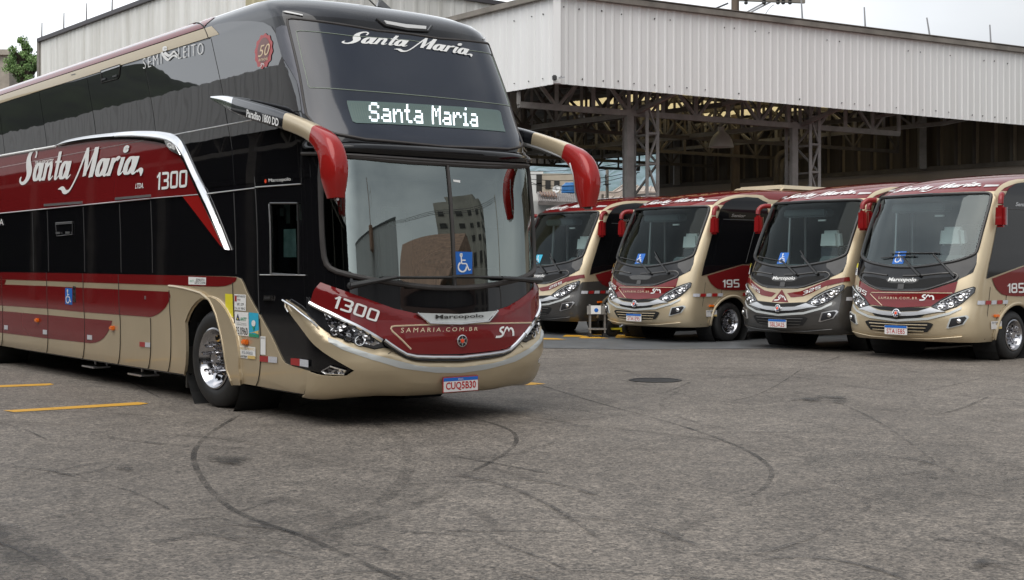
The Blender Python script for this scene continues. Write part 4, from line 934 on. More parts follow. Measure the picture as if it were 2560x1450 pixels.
    bonnet = sym([(0, gb - .004)] + bon + [(0, bb)])
    P2('bonnet', bonnet, 'red' if variant == 'A' else 'champ', .012, False, rim=.01, st=.04, sp=.05)
    mono = [(.28, .84), (.52, .84), (.52, .96), (.28, .96)]
    if variant == 'A':
        line_on('pinstripe', S, A([(2207,765),(2192,750),(2177.5,735),(2181,731.3),(2250,732),(2381,733)]), .012, M['cream'], root, .018, n=4)
        text_on('lettering', S, 'SAMARIA.COM.BR', [(2198,747.5),(2294.6,748.6),(2294.6,743),(2198,741.5)] if 0 else A([(2198,748),(2294.6,749),(2294.6,743),(2198,742)]), M['cream'], root, .02, space=1.4)
        strokes_on('company_monogram', S, SMLOGO, A([(2300,752),(2336.7,752),(2336.7,736),(2300,736)]), M['white'], root, .02)
        strokes_on('fleet_number', S, digit_strokes(num), A([(2140,722),(2167,740),(2171,730),(2143,712)]), M['white'], root, .02)
    else:
        bt = A([(2250,741),(2280,740),(2310,736),(2345,723),(2386,707),(2400,703),(2440,697),(2450,696)]); bl = A([(2452,708),(2440,709),(2384,722),(2345,740),(2318,750),(2290,753)])
        for s in (1, -1):
            fl = lambda o: [(s * a, b) for a, b in o]
            patch('livery_band', S, fl([(.13, bt[0][1])] + bt[1:] + bl + [(.22, bl[-1][1])]), M['red'], root, .017)
        z0 = bb + .02
        patch('emblem_triangle', S, [(-.19, z0), (.19, z0), (0, z0 + .22)], M['dullred'], root, .018)
        strokes_on('company_monogram', S, SMLOGO, [(-.15, z0 + .02), (.15, z0 + .02), (.05, z0 + .13), (-.05, z0 + .13)], M['white'], root, .021)
        q = A([(2318,747),(2370,728),(2372,719),(2320,737)]); strokes_on('fleet_number', S, digit_strokes(num), q, M['white'], root, .022)
        q = [(-a, b) for a, b in A([(2375,727),(2325,745),(2327,736),(2377,717)])]; strokes_on('fleet_number', S, digit_strokes(num), q, M['white'], root, .022)
    # bumper
    if variant == 'B':
        g = A([(2252,769),(2330,767),(2361,777),(2391,766),(2415,752),(2433,736),(2444,722)])
        gp = [(0, bb)] + g[1:] + [(L + .35, g[-1][1] + .02), (L + .35, .31), (1.2, .31), (0, .31)]
        P2('bumper', sym(gp), 'grey', .010, False, st=.06, sp=.06)
        for s in (1, -1): patch('side_skirt', S, [(s * (L + .35), 1.12), (s * (L + .35), .31), (s * (L + .62), .31), (s * (L + .62), .9), (s * (L + .75), 1.12)], M['grey'], root, .010)
    slot = A([(2326,769),(2314,773),(2294.6,777)]); P2('upper_slot', sym([(0, bb)] + slot + [(0, S185.inv(2245, 779)[1])]), 'chassis', .014, False)
    bar = A([(2328,770),(2345,775),(2364,780),(2345,781),(2312,786.6),(2280,790)]); btp = A([(2296,779.5),(2314,774.5)])
    P2('silver_bar', sym([(0, S185.inv(2245, 781)[1])] + btp + bar + [(0, S185.inv(2245, 791)[1])]), 'satin', .03, False, rim=.025)
    sl2 = A([(2312,787),(2303,793),(2280,796)]); P2('lower_slot', sym([(0, S185.inv(2245, 791)[1])] + sl2 + [(0, S185.inv(2245, 797.5)[1])]), 'chassis', .014, False)
    st1 = A([(2321,794),(2373.7,781),(2405,766.5)]); st2 = A([(2403,774),(2373.7,787),(2321,800)])
    P2('bumper_stripe', sym([(0, S185.inv(2245, 798.5)[1])] + st1 + st2 + [(0, S185.inv(2245, 804)[1])]), 'silverstripe', .014, False)
    lg = A([(2320,806),(2329,808),(2334,811),(2328,820),(2319,830)]); ltop = S185.inv(2247, 806)[1]; lbt = S185.inv(2247, 832)[1]
    P2('lower_grille', sym([(0, ltop)] + lg + [(0, lbt)]), 'chassis', .013, False)
    for k in range(4):
        z = ltop - .03 - .048 * k; w = .53 - .03 * k
        line_on('grille_slat', S, [(-w, z + .006), (0, z), (w, z + .006)], .014, lower if variant == 'B' else M['champ'], root, .02, n=4)
    line_on('bumper_lip', S, [(-1.05, .40), (-.55, .355), (0, .35), (.55, .355), (1.05, .40)], .016, lower if variant == 'B' else M['champ'], root, .016, n=6)
    bc = (0.0, .722); C = S.local(*bc, .03); N = Vector(S.normal(*bc))
    MB().lathe([(.07, 0), (.068, .02), (.055, .024), (.05, .018)], C, N, 24).build('star_badge', M['chrome'], root, smooth=True); MB().lathe([(.052, .018), (0, .020)], C, N, 20).build('star_badge_ground', M['inkblue'], root)
    u = N.cross(Vector((0, 0, 1))).normalized(); v = u.cross(N).normalized(); Cc = Vector(C) + N * .023
    MB().poly([Cc + (u * math.cos(math.pi * i / 6 + R(90)) + v * math.sin(math.pi * i / 6 + R(90))) * (.05 if i % 2 == 0 else .024) for i in range(12)]).build('star_badge_rays', M['white'], root)
    MB().lathe([(.024, .026), (0, .03)], C, N, 16).build('star_badge_core', M['orred'], root)
    # plate
    xp = S.local(0, .47, .03)[0] + .02; zc = .465
    q = MB().box((xp, 0, zc), (.01, .41, .14)).build('number_plate', M['plate'], root); MB().box((xp + .006, 0, zc + .052), (.006, .40, .034)).build('plate_band', M['blue'], q)
    if plate: flat_text('plate_number', plate, (xp + .0075, -.165, zc - .055), .33, .075, M['platered'], q)
    # lamps
    hl = A([(2329.7,767),(2343,757.5),(2356,748.5),(2384,734.5),(2410,724.5),(2433.4,717.5),(2437.5,720),(2435,731),(2420,745),(2406,757),(2391,766.5),(2361,776.5),(2345,773.5)])
    cxh = sum(a for a, b in hl) / len(hl); czh = sum(b for a, b in hl) / len(hl)
    def shrink(o, k, dy=0): 
        cx_ = sum(a for a, b in o) / len(o); cy_ = sum(b for a, b in o) / len(o); return [(cx_ + (a - cx_) * k, cy_ + (b - cy_) * k + dy) for a, b in o]
    fg = A([(2375.4,795),(2415.9,788.3),(2422,793),(2409,811),(2371,821),(2366.6,819.5)])
    for s in (1, -1):
        fl = lambda o: [(s * a, b) for a, b in o]
        h = patch('headlight', S, fl(hl), M['lensdark'], root, .016, rim=.012)
        patch('reflector', S, fl(shrink(hl, .80, -.008)), M['lens'], h, .020)
        line_on('running_light', S, fl(A([(2352,756),(2384,738.5),(2410,728.5),(2431,721)])), .014, M['silverstripe'], h, .026, n=4)
        for c in ((2352, 768), (2378, 762), (2402, 745)):
            c = A([c])[0]; Cc = S.local(s * c[0], c[1], .018); Nn = S.normal(s * c[0], c[1]); MB().lathe([(.05, 0), (.046, .012), (.036, .004), (.018, .016), (0, .02)], Cc, Nn, 16).build('lamp_bowl', M['chrome'], h, smooth=True)
        line_on('headlight_trim', S, fl(hl + [hl[0]]), .016, M['trim'], root, .018, n=6)
        f = patch('fog_lamp', S, fl(fg), M['silverstripe'] if variant == 'A' else M['satin'], root, .020, rim=.018); patch('fog_recess', S, fl(shrink(fg, .80)), M['ink'], f, .024)
        c = A([(2397, 803)])[0]; MB().lathe([(.036, 0), (.034, .014), (.02, .02), (0, .022)], S.local(s * c[0], c[1], .026), S.normal(s * c[0], c[1]), 16).build('fog_bulb', M['chrome'], f, smooth=True)
    # windscreen
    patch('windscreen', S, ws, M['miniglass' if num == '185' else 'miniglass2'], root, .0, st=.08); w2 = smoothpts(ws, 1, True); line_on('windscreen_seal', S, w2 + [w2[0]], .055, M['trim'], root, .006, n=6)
    ps = .16
    rect_on('accessibility_sign', S, [(-.27, 1.50), (-.06, 1.50), (-.06, 1.70), (-.27, 1.70)], M['cyan'] if num == '255' else M['blue'], root, .004)
    strokes_on('wheelchair_symbol', S, WHEELCHAIR, [(-.235, 1.52), (-.09, 1.52), (-.09, 1.685), (-.235, 1.685)], M['white'], root, .007)
    def wiper(piv, e, b0, b1):
        W = MB(); a = S.local(*piv, .04); m1 = S.local(*b0, .03); m2 = S.local(*b1, .03); W.tube([a, S.local(*e, .05)], [.025, .014], 6); W.tube([m1, m2], .010, 6); W.build('wiper', M['trim'], root, smooth=True)
    if num == '185': wiper((.32, 1.30), (-.10, 1.60), (-.50, 1.585), (.15, 1.62)); wiper((.86, 1.30), (.45, 1.63), (-.35, 1.66), (.55, 1.66))
    else: wiper((.28, 1.30), (-.15, 1.55), (-.80, 1.62), (-.10, 1.53)); wiper((.70, 1.31), (.28, 1.62), (.55, 1.42), (.20, 1.72))
    if ftag:
        q = A([(2133,687.5),(2145,688.5),(2149,660),(2137,658)]); h = [q[3][0] + (q[0][0] - q[3][0]) * .38, q[3][1] + (q[0][1] - q[3][1]) * .38]; h2 = [q[2][0] + (q[1][0] - q[2][0]) * .38, q[2][1] + (q[1][1] - q[2][1]) * .38]
        if variant == 'A' or True: rect_on('letter_tag', S, q, M['plate'], root, .016); rect_on('letter_tag_head', S, [tuple(h), tuple(h2), q[2], q[3]], M[ftag], root, .019); text_on('lettering', S, 'F', A([(2136,684),(2143,684.5),(2145,673),(2138,672)]), M['inkblue'], root, .020, bold=.03)
    # roof script + clearance lamps
    strokes_on('company_script', S, SCRIPT, [(-.86, 2.665), (.84, 2.70), (.84, 2.86), (-.86, 2.825)], M['white'], root, .006)
    for s in (1, -1): rect_on('clearance_lamp', S, [(s * .90, 2.73), (s * 1.12, 2.74), (s * 1.12, 2.77), (s * .90, 2.775)], M['lamp'], root, .012, .01)
    # --- sides
    zb0 = 1.24; top_rear = 2.62
    win = sidew + [(sidew[-1][0] + .25, 2.50), (PR - .15, 2.50), (PR - .15, 1.50), (S195.inv(1855, 663)[0], 1.50)]
    win = [(max(a, L - .02), b) for a, b in win]
    P2('side_glass', win, 'miniside', .008, st=.15)
    arch = B([(1779,518),(1798,501),(1818.6,492.5),(1840,488.5),(1864,487.5),(1890,487.5),(1906.6,489.5),(1921.7,499.4)]); ao = [(a, b) for a, b in arch]
    rail = ao + [(PR, 2.66), (PR, 2.52), (sidew[-1][0] + .25, 2.52)] + list(reversed(sidew[7:]))
    P2('cream_arch', rail, 'stripe', .010, st=.08)
    red = B([(1747.5,691),(1767,689.5),(1855,663)]); low = B([(1858,725.5),(1830,725.5),(1803.4,724),(1793,721.5),(1785,716.4),(1778,710),(1773,702.7)])
    redp = [(red[1][0] + .0, 1.44)] if 0 else []
    r2 = [red[1], red[2], (PR, 1.50), (PR, low[0][1])] + low
    P2('side_band', r2, 'red', .010, st=.15)
    for s in (1, -1):
        q = B([(1805,718.5),(1847.4,718.5),(1847,698),(1805,699.7)])
        if s < 0: q = [(-q[1][0], q[1][1]), (-q[0][0], q[0][1]), (-q[3][0], q[3][1]), (-q[2][0], q[2][1])]
        strokes_on('fleet_number', S, digit_strokes(num), q, M['white'], root, .014)
        for p in (L + 1.15, L + 2.3, L + 3.5, L + 4.7): line_on('window_joint', S, [(s * p, 2.5), (s * p, 1.52)], .010, M['seamlight'], root, .012, n=4, dense=.4)
        if s > 0: line_on('window_bar', S, [(L + .15, 2.36), (L + 1.15, 2.36)], .012, M['seamlight'], root, .012, n=4); text_on('lettering', S, 'Senior', [(L + .35, 2.41), (L + .75, 2.41), (L + .75, 2.47), (L + .35, 2.47)], M['satin'], root, .012, bold=.02)
        for i in range(9): rect_on('side_reflector', S, [(s * (L - .16 + .16 * i + (.55 if i > 4 else 0)), .88), (s * (L - .02 + .16 * i + (.55 if i > 4 else 0)), .88), (s * (L - .02 + .16 * i + (.55 if i > 4 else 0)), .94), (s * (L - .16 + .16 * i + (.55 if i > 4 else 0)), .94)], M['refred' if i % 2 else 'refwhite'], root, .016)
        C = S.local(s * (L + .36), .70, .02); MB().box(C, (.13, .04, .045)).build('side_marker_lamp', M['amber'], root, bevel=.01)
        rect_on('sticker', S, [(s * (L + .22), .50), (s * (L + .52), .50), (s * (L + .52), .62), (s * (L + .22), .62)], M['plate'], root, .014); rect_on('sticker', S, [(s * (L + .38), .50), (s * (L + .52), .50), (s * (L + .52), .535), (s * (L + .38), .535)], M['sand'], root, .016)
        text_on('lettering', S, 'FRETAMENTO', [(L + .24, .585), (L + .50, .585), (L + .50, .61), (L + .24, .61)] if s > 0 else [(-L - .50, .585), (-L - .24, .585), (-L - .24, .61), (-L - .50, .61)], M['greyink'], root, .018)
        for p in (L + .12, L + .60): line_on('panel_gap', S, [(s * p, 1.15), (s * p, .34)], .008, M['seam'], root, .004, n=4, dense=.3)
        # arch lip
        pc = -(AX - (S.s0(.5) - S.a(.5))) + L
        lip = [(s * (pc + .535 * math.cos(R(a))), .38 + .50 * math.sin(R(a))) for a in range(-5, 186, 10)]
        line_on('arch_lip', S, lip, .06, M['champ'] if variant == 'A' else M['grey'], root, .004, n=8)
        oo = [(s * (pc + .60 * math.cos(R(a))), .38 + .56 * math.sin(R(a))) for a in range(0, 181, 10)]; ii = [(s * (pc + .525 * math.cos(R(a))), .38 + .49 * math.sin(R(a))) for a in range(180, -1, -10)]
        patch('arch_flare', S, oo + ii, M['champ'], root, .014, rim=.01)
        # mirror: curved arm and hanging head
        mp = [(-1.13, 1.09, 2.55), (-1.02, 1.17, 2.58), (-.90, 1.24, 2.575), (-.82, 1.27, 2.51), (-.81, 1.27, 2.42)]
        mr = MB().box((-.82, s * 1.27, 2.235), (.12, .17, .34), top=(.85, .9)).build('mirror', M['mirrorred'], root, bevel=.035)
        c = smoothpts(mp, 2); k = len(c) // 4
        MB().tube([(a, s * b, z) for a, b, z in c[:k + 1]], .045, 10).build('mirror_arm_base', M['champ'], mr, smooth=True); MB().tube([(a, s * b, z) for a, b, z in c[k:]], [.045] * (len(c) - k - 1) + [.035], 10).build('mirror_arm', M['mirrorred'], mr, smooth=True)
        MB().box((-.883, s * 1.27, 2.235), (.01, .13, .28)).build('mirror_glass', M['chrome'], mr)
    # cabin
    MB().box((-3.8, 0, 1.0), (6.0, 2.1, .06)).box((-4.4, 0, 1.9), (.05, 2.1, 1.7)).build('cabin_floor', M['interior'], root)
    MB().box((-.85, 0, 1.42), (.75, 2.1, .16), top=(.8, .98)).box((-1.0, .55, 1.54), (.45, .85, .20), top=(.6, .9)).build('dashboard', M['dash'], root, bevel=.03)
    MB().lathe([(.20, 0), (.22, .015), (.20, .03), (.18, .015)], (-1.32, .55, 1.72), (-.5, 0, .86), 28).bar((-1.32, .36, 1.72), (-1.32, .74, 1.72), .03).build('steering_wheel', M['trim'], root, smooth=True)
    for x, y, z in ((-1.62, .62, 0.02), (-1.50, {'185': .02, '325': -.10, '195': .08, '255': -.03}[num], .02), (-3.0, .6, .1), (-3.0, -.6, .1), (-3.0, -.0, .1)):
        q = MB().box((x, y, 1.45 + z), (.14, .46, .75)).box((x + .22, y, 1.15 + z), (.45, .46, .14)).build('seat', M['seat'], root, bevel=.04)
        MB().box((x + .01, y, 1.92 + z), (.20, .48, .34), top=(.9, .85)).build('headrest', M['seat'] if x == -1.62 else M['headcloth'], q, bevel=.06)
    MB().box((-1.15, -.35, 2.42), (.25, 1.0, .14)).build('header_box', M['dash'], root, bevel=.03)
    MB().box((-1.05, .05, 2.28), (.03, .16, .03)).build('cabin_lamp', M['lamp'], root)
    MB().tube([(-1.3, -.98, 1.3), (-1.4, -1.0, 2.4)], .03).tube([(-1.7, -.9, 1.1), (-1.7, -.9, 2.5)], .025).build('grab_rail', M['satin'], root)
    if ac:
        MB().box((-4.7, 0, 3.08), (2.6, 1.5, .13), top=(.85, .8)).build('roof_air_unit', M['champ'], root, bevel=.06)
    return root
# ------------------------------------------------------------------ the yard
def atd(u, v, y): return (y * (u - CU) / FPX, y, CAMH + y * (CV - v) / FPX)
def gnd(u, v): y = CAMH * FPX / (v - CV); return (y * (u - CU) / FPX, y)
def asphalt():
    m = bpy.data.materials.new('asphalt'); m.use_nodes = True; nt = m.node_tree; b = nt.nodes['Principled BSDF']; N = nt.nodes.new; L = nt.links.new
    tc = N('ShaderNodeTexCoord')
    def noise(sc, det, ro, vec=None):
        n = N('ShaderNodeTexNoise'); n.inputs['Scale'].default_value = sc; n.inputs['Detail'].default_value = det; n.inputs['Roughness'].default_value = ro; L(vec or tc.outputs['Object'], n.inputs['Vector']); return n
    def ramp(src, p0, c0, p1, c1):
        r = N('ShaderNodeValToRGB'); r.color_ramp.elements[0].position = p0; r.color_ramp.elements[0].color = (*c0, 1); r.color_ramp.elements[1].position = p1; r.color_ramp.elements[1].color = (*c1, 1); L(src, r.inputs['Fac']); return r
    def mix(a, bb, fac, typ='MULTIPLY'):
        x = N('ShaderNodeMix'); x.data_type = 'RGBA'; x.blend_type = typ
        if isinstance(fac, float): x.inputs['Factor'].default_value = fac
        else: L(fac, x.inputs['Factor'])
        L(a, x.inputs['A']); L(bb, x.inputs['B']); return x.outputs['Result']
    big = ramp(noise(.22, 5, .6).outputs['Fac'], .3, (.104, .092, .081), .72, (.178, .160, .142))
    mid = ramp(noise(1.9, 6, .65).outputs['Fac'], .30, (.74, .74, .74), .66, (1.10, 1.10, 1.09))
    vo = N('ShaderNodeTexVoronoi'); vo.inputs['Scale'].default_value = 70; L(tc.outputs['Object'], vo.inputs['Vector'])
    sep = N('ShaderNodeSeparateColor'); L(vo.outputs['Color'], sep.inputs['Color'])
    st = ramp(sep.outputs['Red'], .0, (.38, .37, .36), 1.0, (1.85, 1.80, 1.73))
    vo2 = N('ShaderNodeTexVoronoi'); vo2.inputs['Scale'].default_value = 26; L(tc.outputs['Object'], vo2.inputs['Vector'])
    sep2 = N('ShaderNodeSeparateColor'); L(vo2.outputs['Color'], sep2.inputs['Color'])
    st2 = ramp(sep2.outputs['Green'], .0, (.70, .70, .70), 1.0, (1.34, 1.32, 1.29))
    c = mix(big.outputs['Color'], mid.outputs['Color'], 1.0); c = mix(c, st.outputs['Color'], .85); c = mix(c, st2.outputs['Color'], .8)
    # oil and damp blotches, faint sweeping scuffs
    oil = ramp(noise(.75, 4, .7).outputs['Fac'], .63, (1, 1, 1), .72, (.60, .59, .58)); c = mix(c, oil.outputs['Color'], .8)
    mp = N('ShaderNodeMapping'); mp.inputs['Scale'].default_value = (.9, .9, 1); mp.inputs['Location'].default_value = (7.5, -4, 0); L(tc.outputs['Object'], mp.inputs['Vector'])
    wv = N('ShaderNodeTexWave'); wv.wave_type = 'RINGS'; wv.rings_direction = 'Z'; wv.inputs['Scale'].default_value = .42; wv.inputs['Distortion'].default_value = 7; wv.inputs['Detail'].default_value = 3; wv.inputs['Detail Scale'].default_value = .5; L(mp.outputs['Vector'], wv.inputs['Vector'])
    sc = ramp(wv.outputs['Fac'], .955, (1, 1, 1), .99, (.72, .71, .70)); msk = ramp(noise(.5, 3, .6).outputs['Fac'], .48, (0, 0, 0), .6, (1, 1, 1)); c = mix(c, sc.outputs['Color'], msk.outputs['Color'])
    cr = N('ShaderNodeTexVoronoi'); cr.feature = 'DISTANCE_TO_EDGE'; cr.inputs['Scale'].default_value = .33; nn = noise(1.2, 5, .7); va = N('ShaderNodeMix'); va.data_type = 'VECTOR'; va.inputs['Factor'].default_value = .22; L(tc.outputs['Object'], va.inputs['A']); L(nn.outputs['Color'], va.inputs['B']); L(va.outputs['Result'], cr.inputs['Vector'])
    ck = ramp(cr.outputs['Distance'], .0, (.62, .60, .58), .006, (1, 1, 1)); m3 = ramp(noise(.3, 2, .5).outputs['Fac'], .5, (0, 0, 0), .58, (.8, .8, .8)); c = mix(c, ck.outputs['Color'], m3.outputs['Color'])
    L(c, b.inputs['Base Color'])
    rr = N('ShaderNodeMapRange'); rr.inputs['To Min'].default_value = .62; rr.inputs['To Max'].default_value = .85; L(noise(1.1, 4, .6).outputs['Fac'], rr.inputs['Value']); L(rr.outputs['Result'], b.inputs['Roughness'])
    bp = N('ShaderNodeBump'); bp.inputs['Strength'].default_value = .55; bp.inputs['Distance'].default_value = .006; L(vo.outputs['Distance'], bp.inputs['Height']); L(bp.outputs['Normal'], b.inputs['Normal'])
    return m
g = MB().add([(-400, -400, 0), (400, -400, 0), (400, 600, 0), (-400, 600, 0)], [(0, 1, 2, 3)]).build('ground', asphalt()); tag(g, kind='structure')
def sheet(name, pts, z, m, kind='structure'):
    vs, fs = fill2d(pts); o = MB().add([(a, b, z) for a, b in vs], fs).build(name, m)
    return tag(o, kind=kind)
def faded(name, color, lo=.35, hi=.62, scale=3.0, alpha=1.0, rough=.6, stretch=(1, 1, 1)):
    """paint or rubber worn through in patches"""
    m = bpy.data.materials.new(name); m.use_nodes = True; nt = m.node_tree; b = nt.nodes['Principled BSDF']; N = nt.nodes.new; L = nt.links.new
    b.inputs['Base Color'].default_value = (*color, 1); b.inputs['Roughness'].default_value = rough
    tc = N('ShaderNodeTexCoord'); nz = N('ShaderNodeTexNoise'); nz.inputs['Scale'].default_value = scale; nz.inputs['Detail'].default_value = 8; nz.inputs['Roughness'].default_value = .7
    mp = N('ShaderNodeMapping'); mp.inputs['Scale'].default_value = stretch; L(tc.outputs['Object'], mp.inputs['Vector']); L(mp.outputs['Vector'], nz.inputs['Vector'])
    cr = N('ShaderNodeValToRGB'); cr.color_ramp.elements[0].position = lo; cr.color_ramp.elements[1].position = hi; cr.color_ramp.elements[0].color = (0, 0, 0, 1); cr.color_ramp.elements[1].color = (alpha, alpha, alpha, 1)
    L(nz.outputs['Fac'], cr.inputs['Fac']); L(cr.outputs['Color'], b.inputs['Alpha']); return m
M['yline'] = faded('worn_yellow_paint', (.62, .33, .03), .22, .42, 4, 1)
M['skid'] = faded('tyre_rubber_mark', (.022, .021, .020), .36, .72, 1.1, .78)
M['skid2'] = faded('faint_tyre_mark', (.030, .028, .027), .42, .85, 1.6, .5)
M['skid3'] = faded('old_scuff', (.03, .028, .026), .38, .70, 2.5, .75)
M['oil'] = faded('oil_stain', (.02, .019, .018), .42, .62, 5, .75)
def ground_strip(name, px, w, m, z=.004, sm=3):
    P = smoothpts([gnd(*q) for q in px], sm); vs = []; n = len(P)
    for i, p in enumerate(P):
        a = P[max(i - 1, 0)]; b = P[min(i + 1, n - 1)]; dx, dy = b[0] - a[0], b[1] - a[1]; l = math.hypot(dx, dy) or 1; k = w / 2 * (min(1, (i + .5) / 3, (n - i - .5) / 3))
        vs += [(p[0] - dy / l * k, p[1] + dx / l * k, z), (p[0] + dy / l * k, p[1] - dx / l * k, z)]
    o = MB().add(vs, [(2 * i, 2 * i + 1, 2 * i + 3, 2 * i + 2) for i in range(n - 1)]).build(name, m); return tag(o, kind='structure')
sheet('parking_line', [gnd(8, 1027), gnd(345, 1006), gnd(372, 1009), gnd(350, 1012.5), gnd(35, 1031)], .004, M['yline'])
sheet('parking_line', [gnd(-60, 966), gnd(125, 959), gnd(135, 961.5), gnd(120, 964), gnd(-60, 971)], .004, M['yline'])
sheet('parking_line', [gnd(1250, 957), gnd(1330, 956.5), gnd(1365, 960), gnd(1330, 963), gnd(1250, 965)], .004, M['yline'])
marks = [([(600,1037),(520,1085),(480,1130),(490,1175),(530,1235),(600,1290),(760,1340),(1000,1450)], .045, 'skid'), ([(1060,1020),(1180,1045),(1270,1070),(1297,1095),(1275,1130),(1180,1180)], .04, 'skid'),
 ([(1180,1180),(1090,1250),(900,1310),(760,1345)], .09, 'skid2'), ([(1340,960),(1500,1010),(1700,1062),(1860,1120),(1935,1170),(1920,1215),(1880,1240)], .04, 'skid'), ([(940,1058),(1020,1110),(1028,1170),(980,1240),(890,1290),(820,1330)], .10, 'skid2'),
 ([(1700,975),(1640,1010),(1690,1045),(1830,1075)], .06, 'skid2'), ([(1500,940),(1600,960),(1760,1000),(1960,1040)], .05, 'skid2'), ([(2350,1135),(2290,1160),(2340,1200)], .06, 'skid2'), ([(2100,1210),(1950,1240),(1780,1290),(1670,1330),(1690,1400),(1760,1460)], .12, 'skid2'),
 ([(10,1215),(120,1180),(300,1150)], .06, 'skid2'), ([(160,1080),(220,1072),(290,1062)], .05, 'skid2'), ([(1350,880),(1550,876),(1900,880)], .06, 'skid2'), ([(2560,1010),(2350,1000),(2100,960)], .05, 'skid2'), ([(380,1360),(520,1330),(700,1325),(860,1345)], .10, 'skid2'), ([(1100,1380),(1000,1430),(960,1470)], .1, 'skid2')]
rs = random.Random(11)
for k in range(64):     # short overlapping scuffs left by turning wheels
    u, v = rs.uniform(-50, 2600), 880 + 560 * rs.random() ** 1.3; a = rs.uniform(-.35, .35); l = rs.uniform(80, 420); c = rs.uniform(-.4, .4)
    marks.append(([(u + l * t, v + l * t * a * .6 + c * l * t * t) for t in (0, .33, .66, 1)], rs.choice((.02, .028, .04)), 'skid3'))
marks = [m for m in marks if min(q[1] for q in m[0]) > 870]
for i, (px, w, mm) in enumerate(marks): ground_strip('tyre_mark', px, w, M[mm], .004 + .00012 * i)
def blob(cx, cy, rx, ry, n=26):
    P = []
    for i in range(n):
        t = 2 * math.pi * i / n; k = 1 + .25 * math.sin(3 * t + cx) + .12 * math.sin(7 * t); P.append(gnd(cx + rx * k * math.cos(t), cy + ry * k * math.sin(t)))
    return P
for i, (c, r) in enumerate((((575, 1153), (52, 11)), ((313, 1172), (20, 7)), ((2470, 1412), (40, 10)), ((2060, 1000), (70, 8)))): sheet('oil_stain', blob(*c, *r), .0155 + .0005 * i, M['oil'])
M['darkish'] = faded('darker_asphalt', (.03, .03, .031), .40, .72, .9, .45)
M['patch'] = faded('repaired_asphalt', (.055, .052, .048), .30, .60, 1.6, .13)
sheet('dark_ground_sheet', [gnd(-60, 1300), gnd(60, 1320), gnd(150, 1385), gnd(260, 1460), gnd(-60, 1500)], .0125, M['darkish'])  # darker sheet laid over the asphalt at the lower left
sheet('asphalt_patch', [gnd(1250, 1000), gnd(1480, 985), gnd(1640, 1030), gnd(1400, 1060)], .0128, M['patch'])
sheet('asphalt_patch', [gnd(1980, 1150), gnd(2420, 1100), gnd(2640, 1210), gnd(2200, 1290)], .0131, M['patch'])
sheet('asphalt_patch', [gnd(640, 1180), gnd(1080, 1215), gnd(980, 1400), gnd(420, 1330)], .0134, M['patch'])
cxm, cym = gnd(1638, 951)
mh = MB().lathe([(.34, .0), (.34, .006), (.30, .006), (.30, .003), (0, .003)], (cxm, cym, .001), (0, 0, 1), 32).build('manhole_cover', mat('dark_iron', (.018, .018, .018), .5, .5), smooth=False)
tag(mh, 'round dark iron manhole cover set in the open asphalt', 'manhole cover')
# shed floor: smoother, bluer concrete with yellow bays
M['slab'] = mat('worn_concrete_floor', (.115, .120, .124), .42, var=(.9, .25), bump=(30, .2, .003))
K = (.97, 28.4); BX = (.845, .535); AX_ = (-.615, .788)
def kb(a, b, z): return (K[0] + AX_[0] * a + BX[0] * b, K[1] + AX_[1] * a + BX[1] * b, z)
fl = [gnd(1180, 868), gnd(1560, 874), gnd(1900, 872), gnd(2700, 853)]
sheet('shed_floor', [fl[0], fl[1], fl[2], fl[3], (40, 60), (-20, 75)], .006, M['slab'])
for a in ((1355, 846, 1392, 850), (1415, 838, 1450, 843), (1455, 843, 1500, 847), (1540, 838, 1590, 846), (1480, 836, 1512, 839)):
    p, q = gnd(a[0], a[1]), gnd(a[2], a[3]); sheet('bay_marking', [(p[0], p[1]), (q[0], p[1] - .1), (q[0] + .2, q[1]), (p[0] - .1, q[1] + .05)], .011, M['yline'])
# ------------------------------------------------------------------ corrugated cladding
def clad_mat(name, c, dirt=.20):
    m = bpy.data.materials.new(name); m.use_nodes = True; nt = m.node_tree; b = nt.nodes['Principled BSDF']; N = nt.nodes.new; L = nt.links.new
    tc = N('ShaderNodeTexCoord'); mp = N('ShaderNodeMapping'); mp.inputs['Scale'].default_value = (1.1, 1.1, .07); L(tc.outputs['Object'], mp.inputs['Vector'])
    nz = N('ShaderNodeTexNoise'); nz.inputs['Scale'].default_value = 2.2; nz.inputs['Detail'].default_value = 7; nz.inputs['Roughness'].default_value = .65; L(mp.outputs['Vector'], nz.inputs['Vector'])
    cr = N('ShaderNodeValToRGB'); cr.color_ramp.elements[0].position = .30; cr.color_ramp.elements[1].position = .62
    cr.color_ramp.elements[0].color = (c[0] * (1 - dirt * 1.5), c[1] * (1 - dirt * 1.55), c[2] * (1 - dirt * 1.7), 1); cr.color_ramp.elements[1].color = (*c, 1)
    L(nz.outputs['Fac'], cr.inputs['Fac']); L(cr.outputs['Color'], b.inputs['Base Color']); b.inputs['Roughness'].default_value = .5; return m
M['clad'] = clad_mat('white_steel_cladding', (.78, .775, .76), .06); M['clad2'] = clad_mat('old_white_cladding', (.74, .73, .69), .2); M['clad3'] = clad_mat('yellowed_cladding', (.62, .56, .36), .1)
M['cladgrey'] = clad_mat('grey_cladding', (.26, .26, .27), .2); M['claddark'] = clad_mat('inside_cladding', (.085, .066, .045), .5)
M['steel'] = mat('grey_painted_steel', (.23, .22, .205), .55, var=(3, .25)); M['steeldark'] = mat('dusty_truss_steel', (.115, .10, .082), .7, var=(3, .3)); M['flash'] = mat('weathered_flashing', (.20, .18, .155), .6, var=(1.5, .35)); M['conc'] = mat('grey_concrete_wall', (.36, .31, .26), .85, var=(.7, .12)); M['rod'] = mat('thin_grey_rod', (.28, .28, .29), .5)
M['ribs'] = mat('pale_rib', (.24, .20, .145), .8, var=(.5, .5))  # rib tops paler than the sheet between them
FIX = []
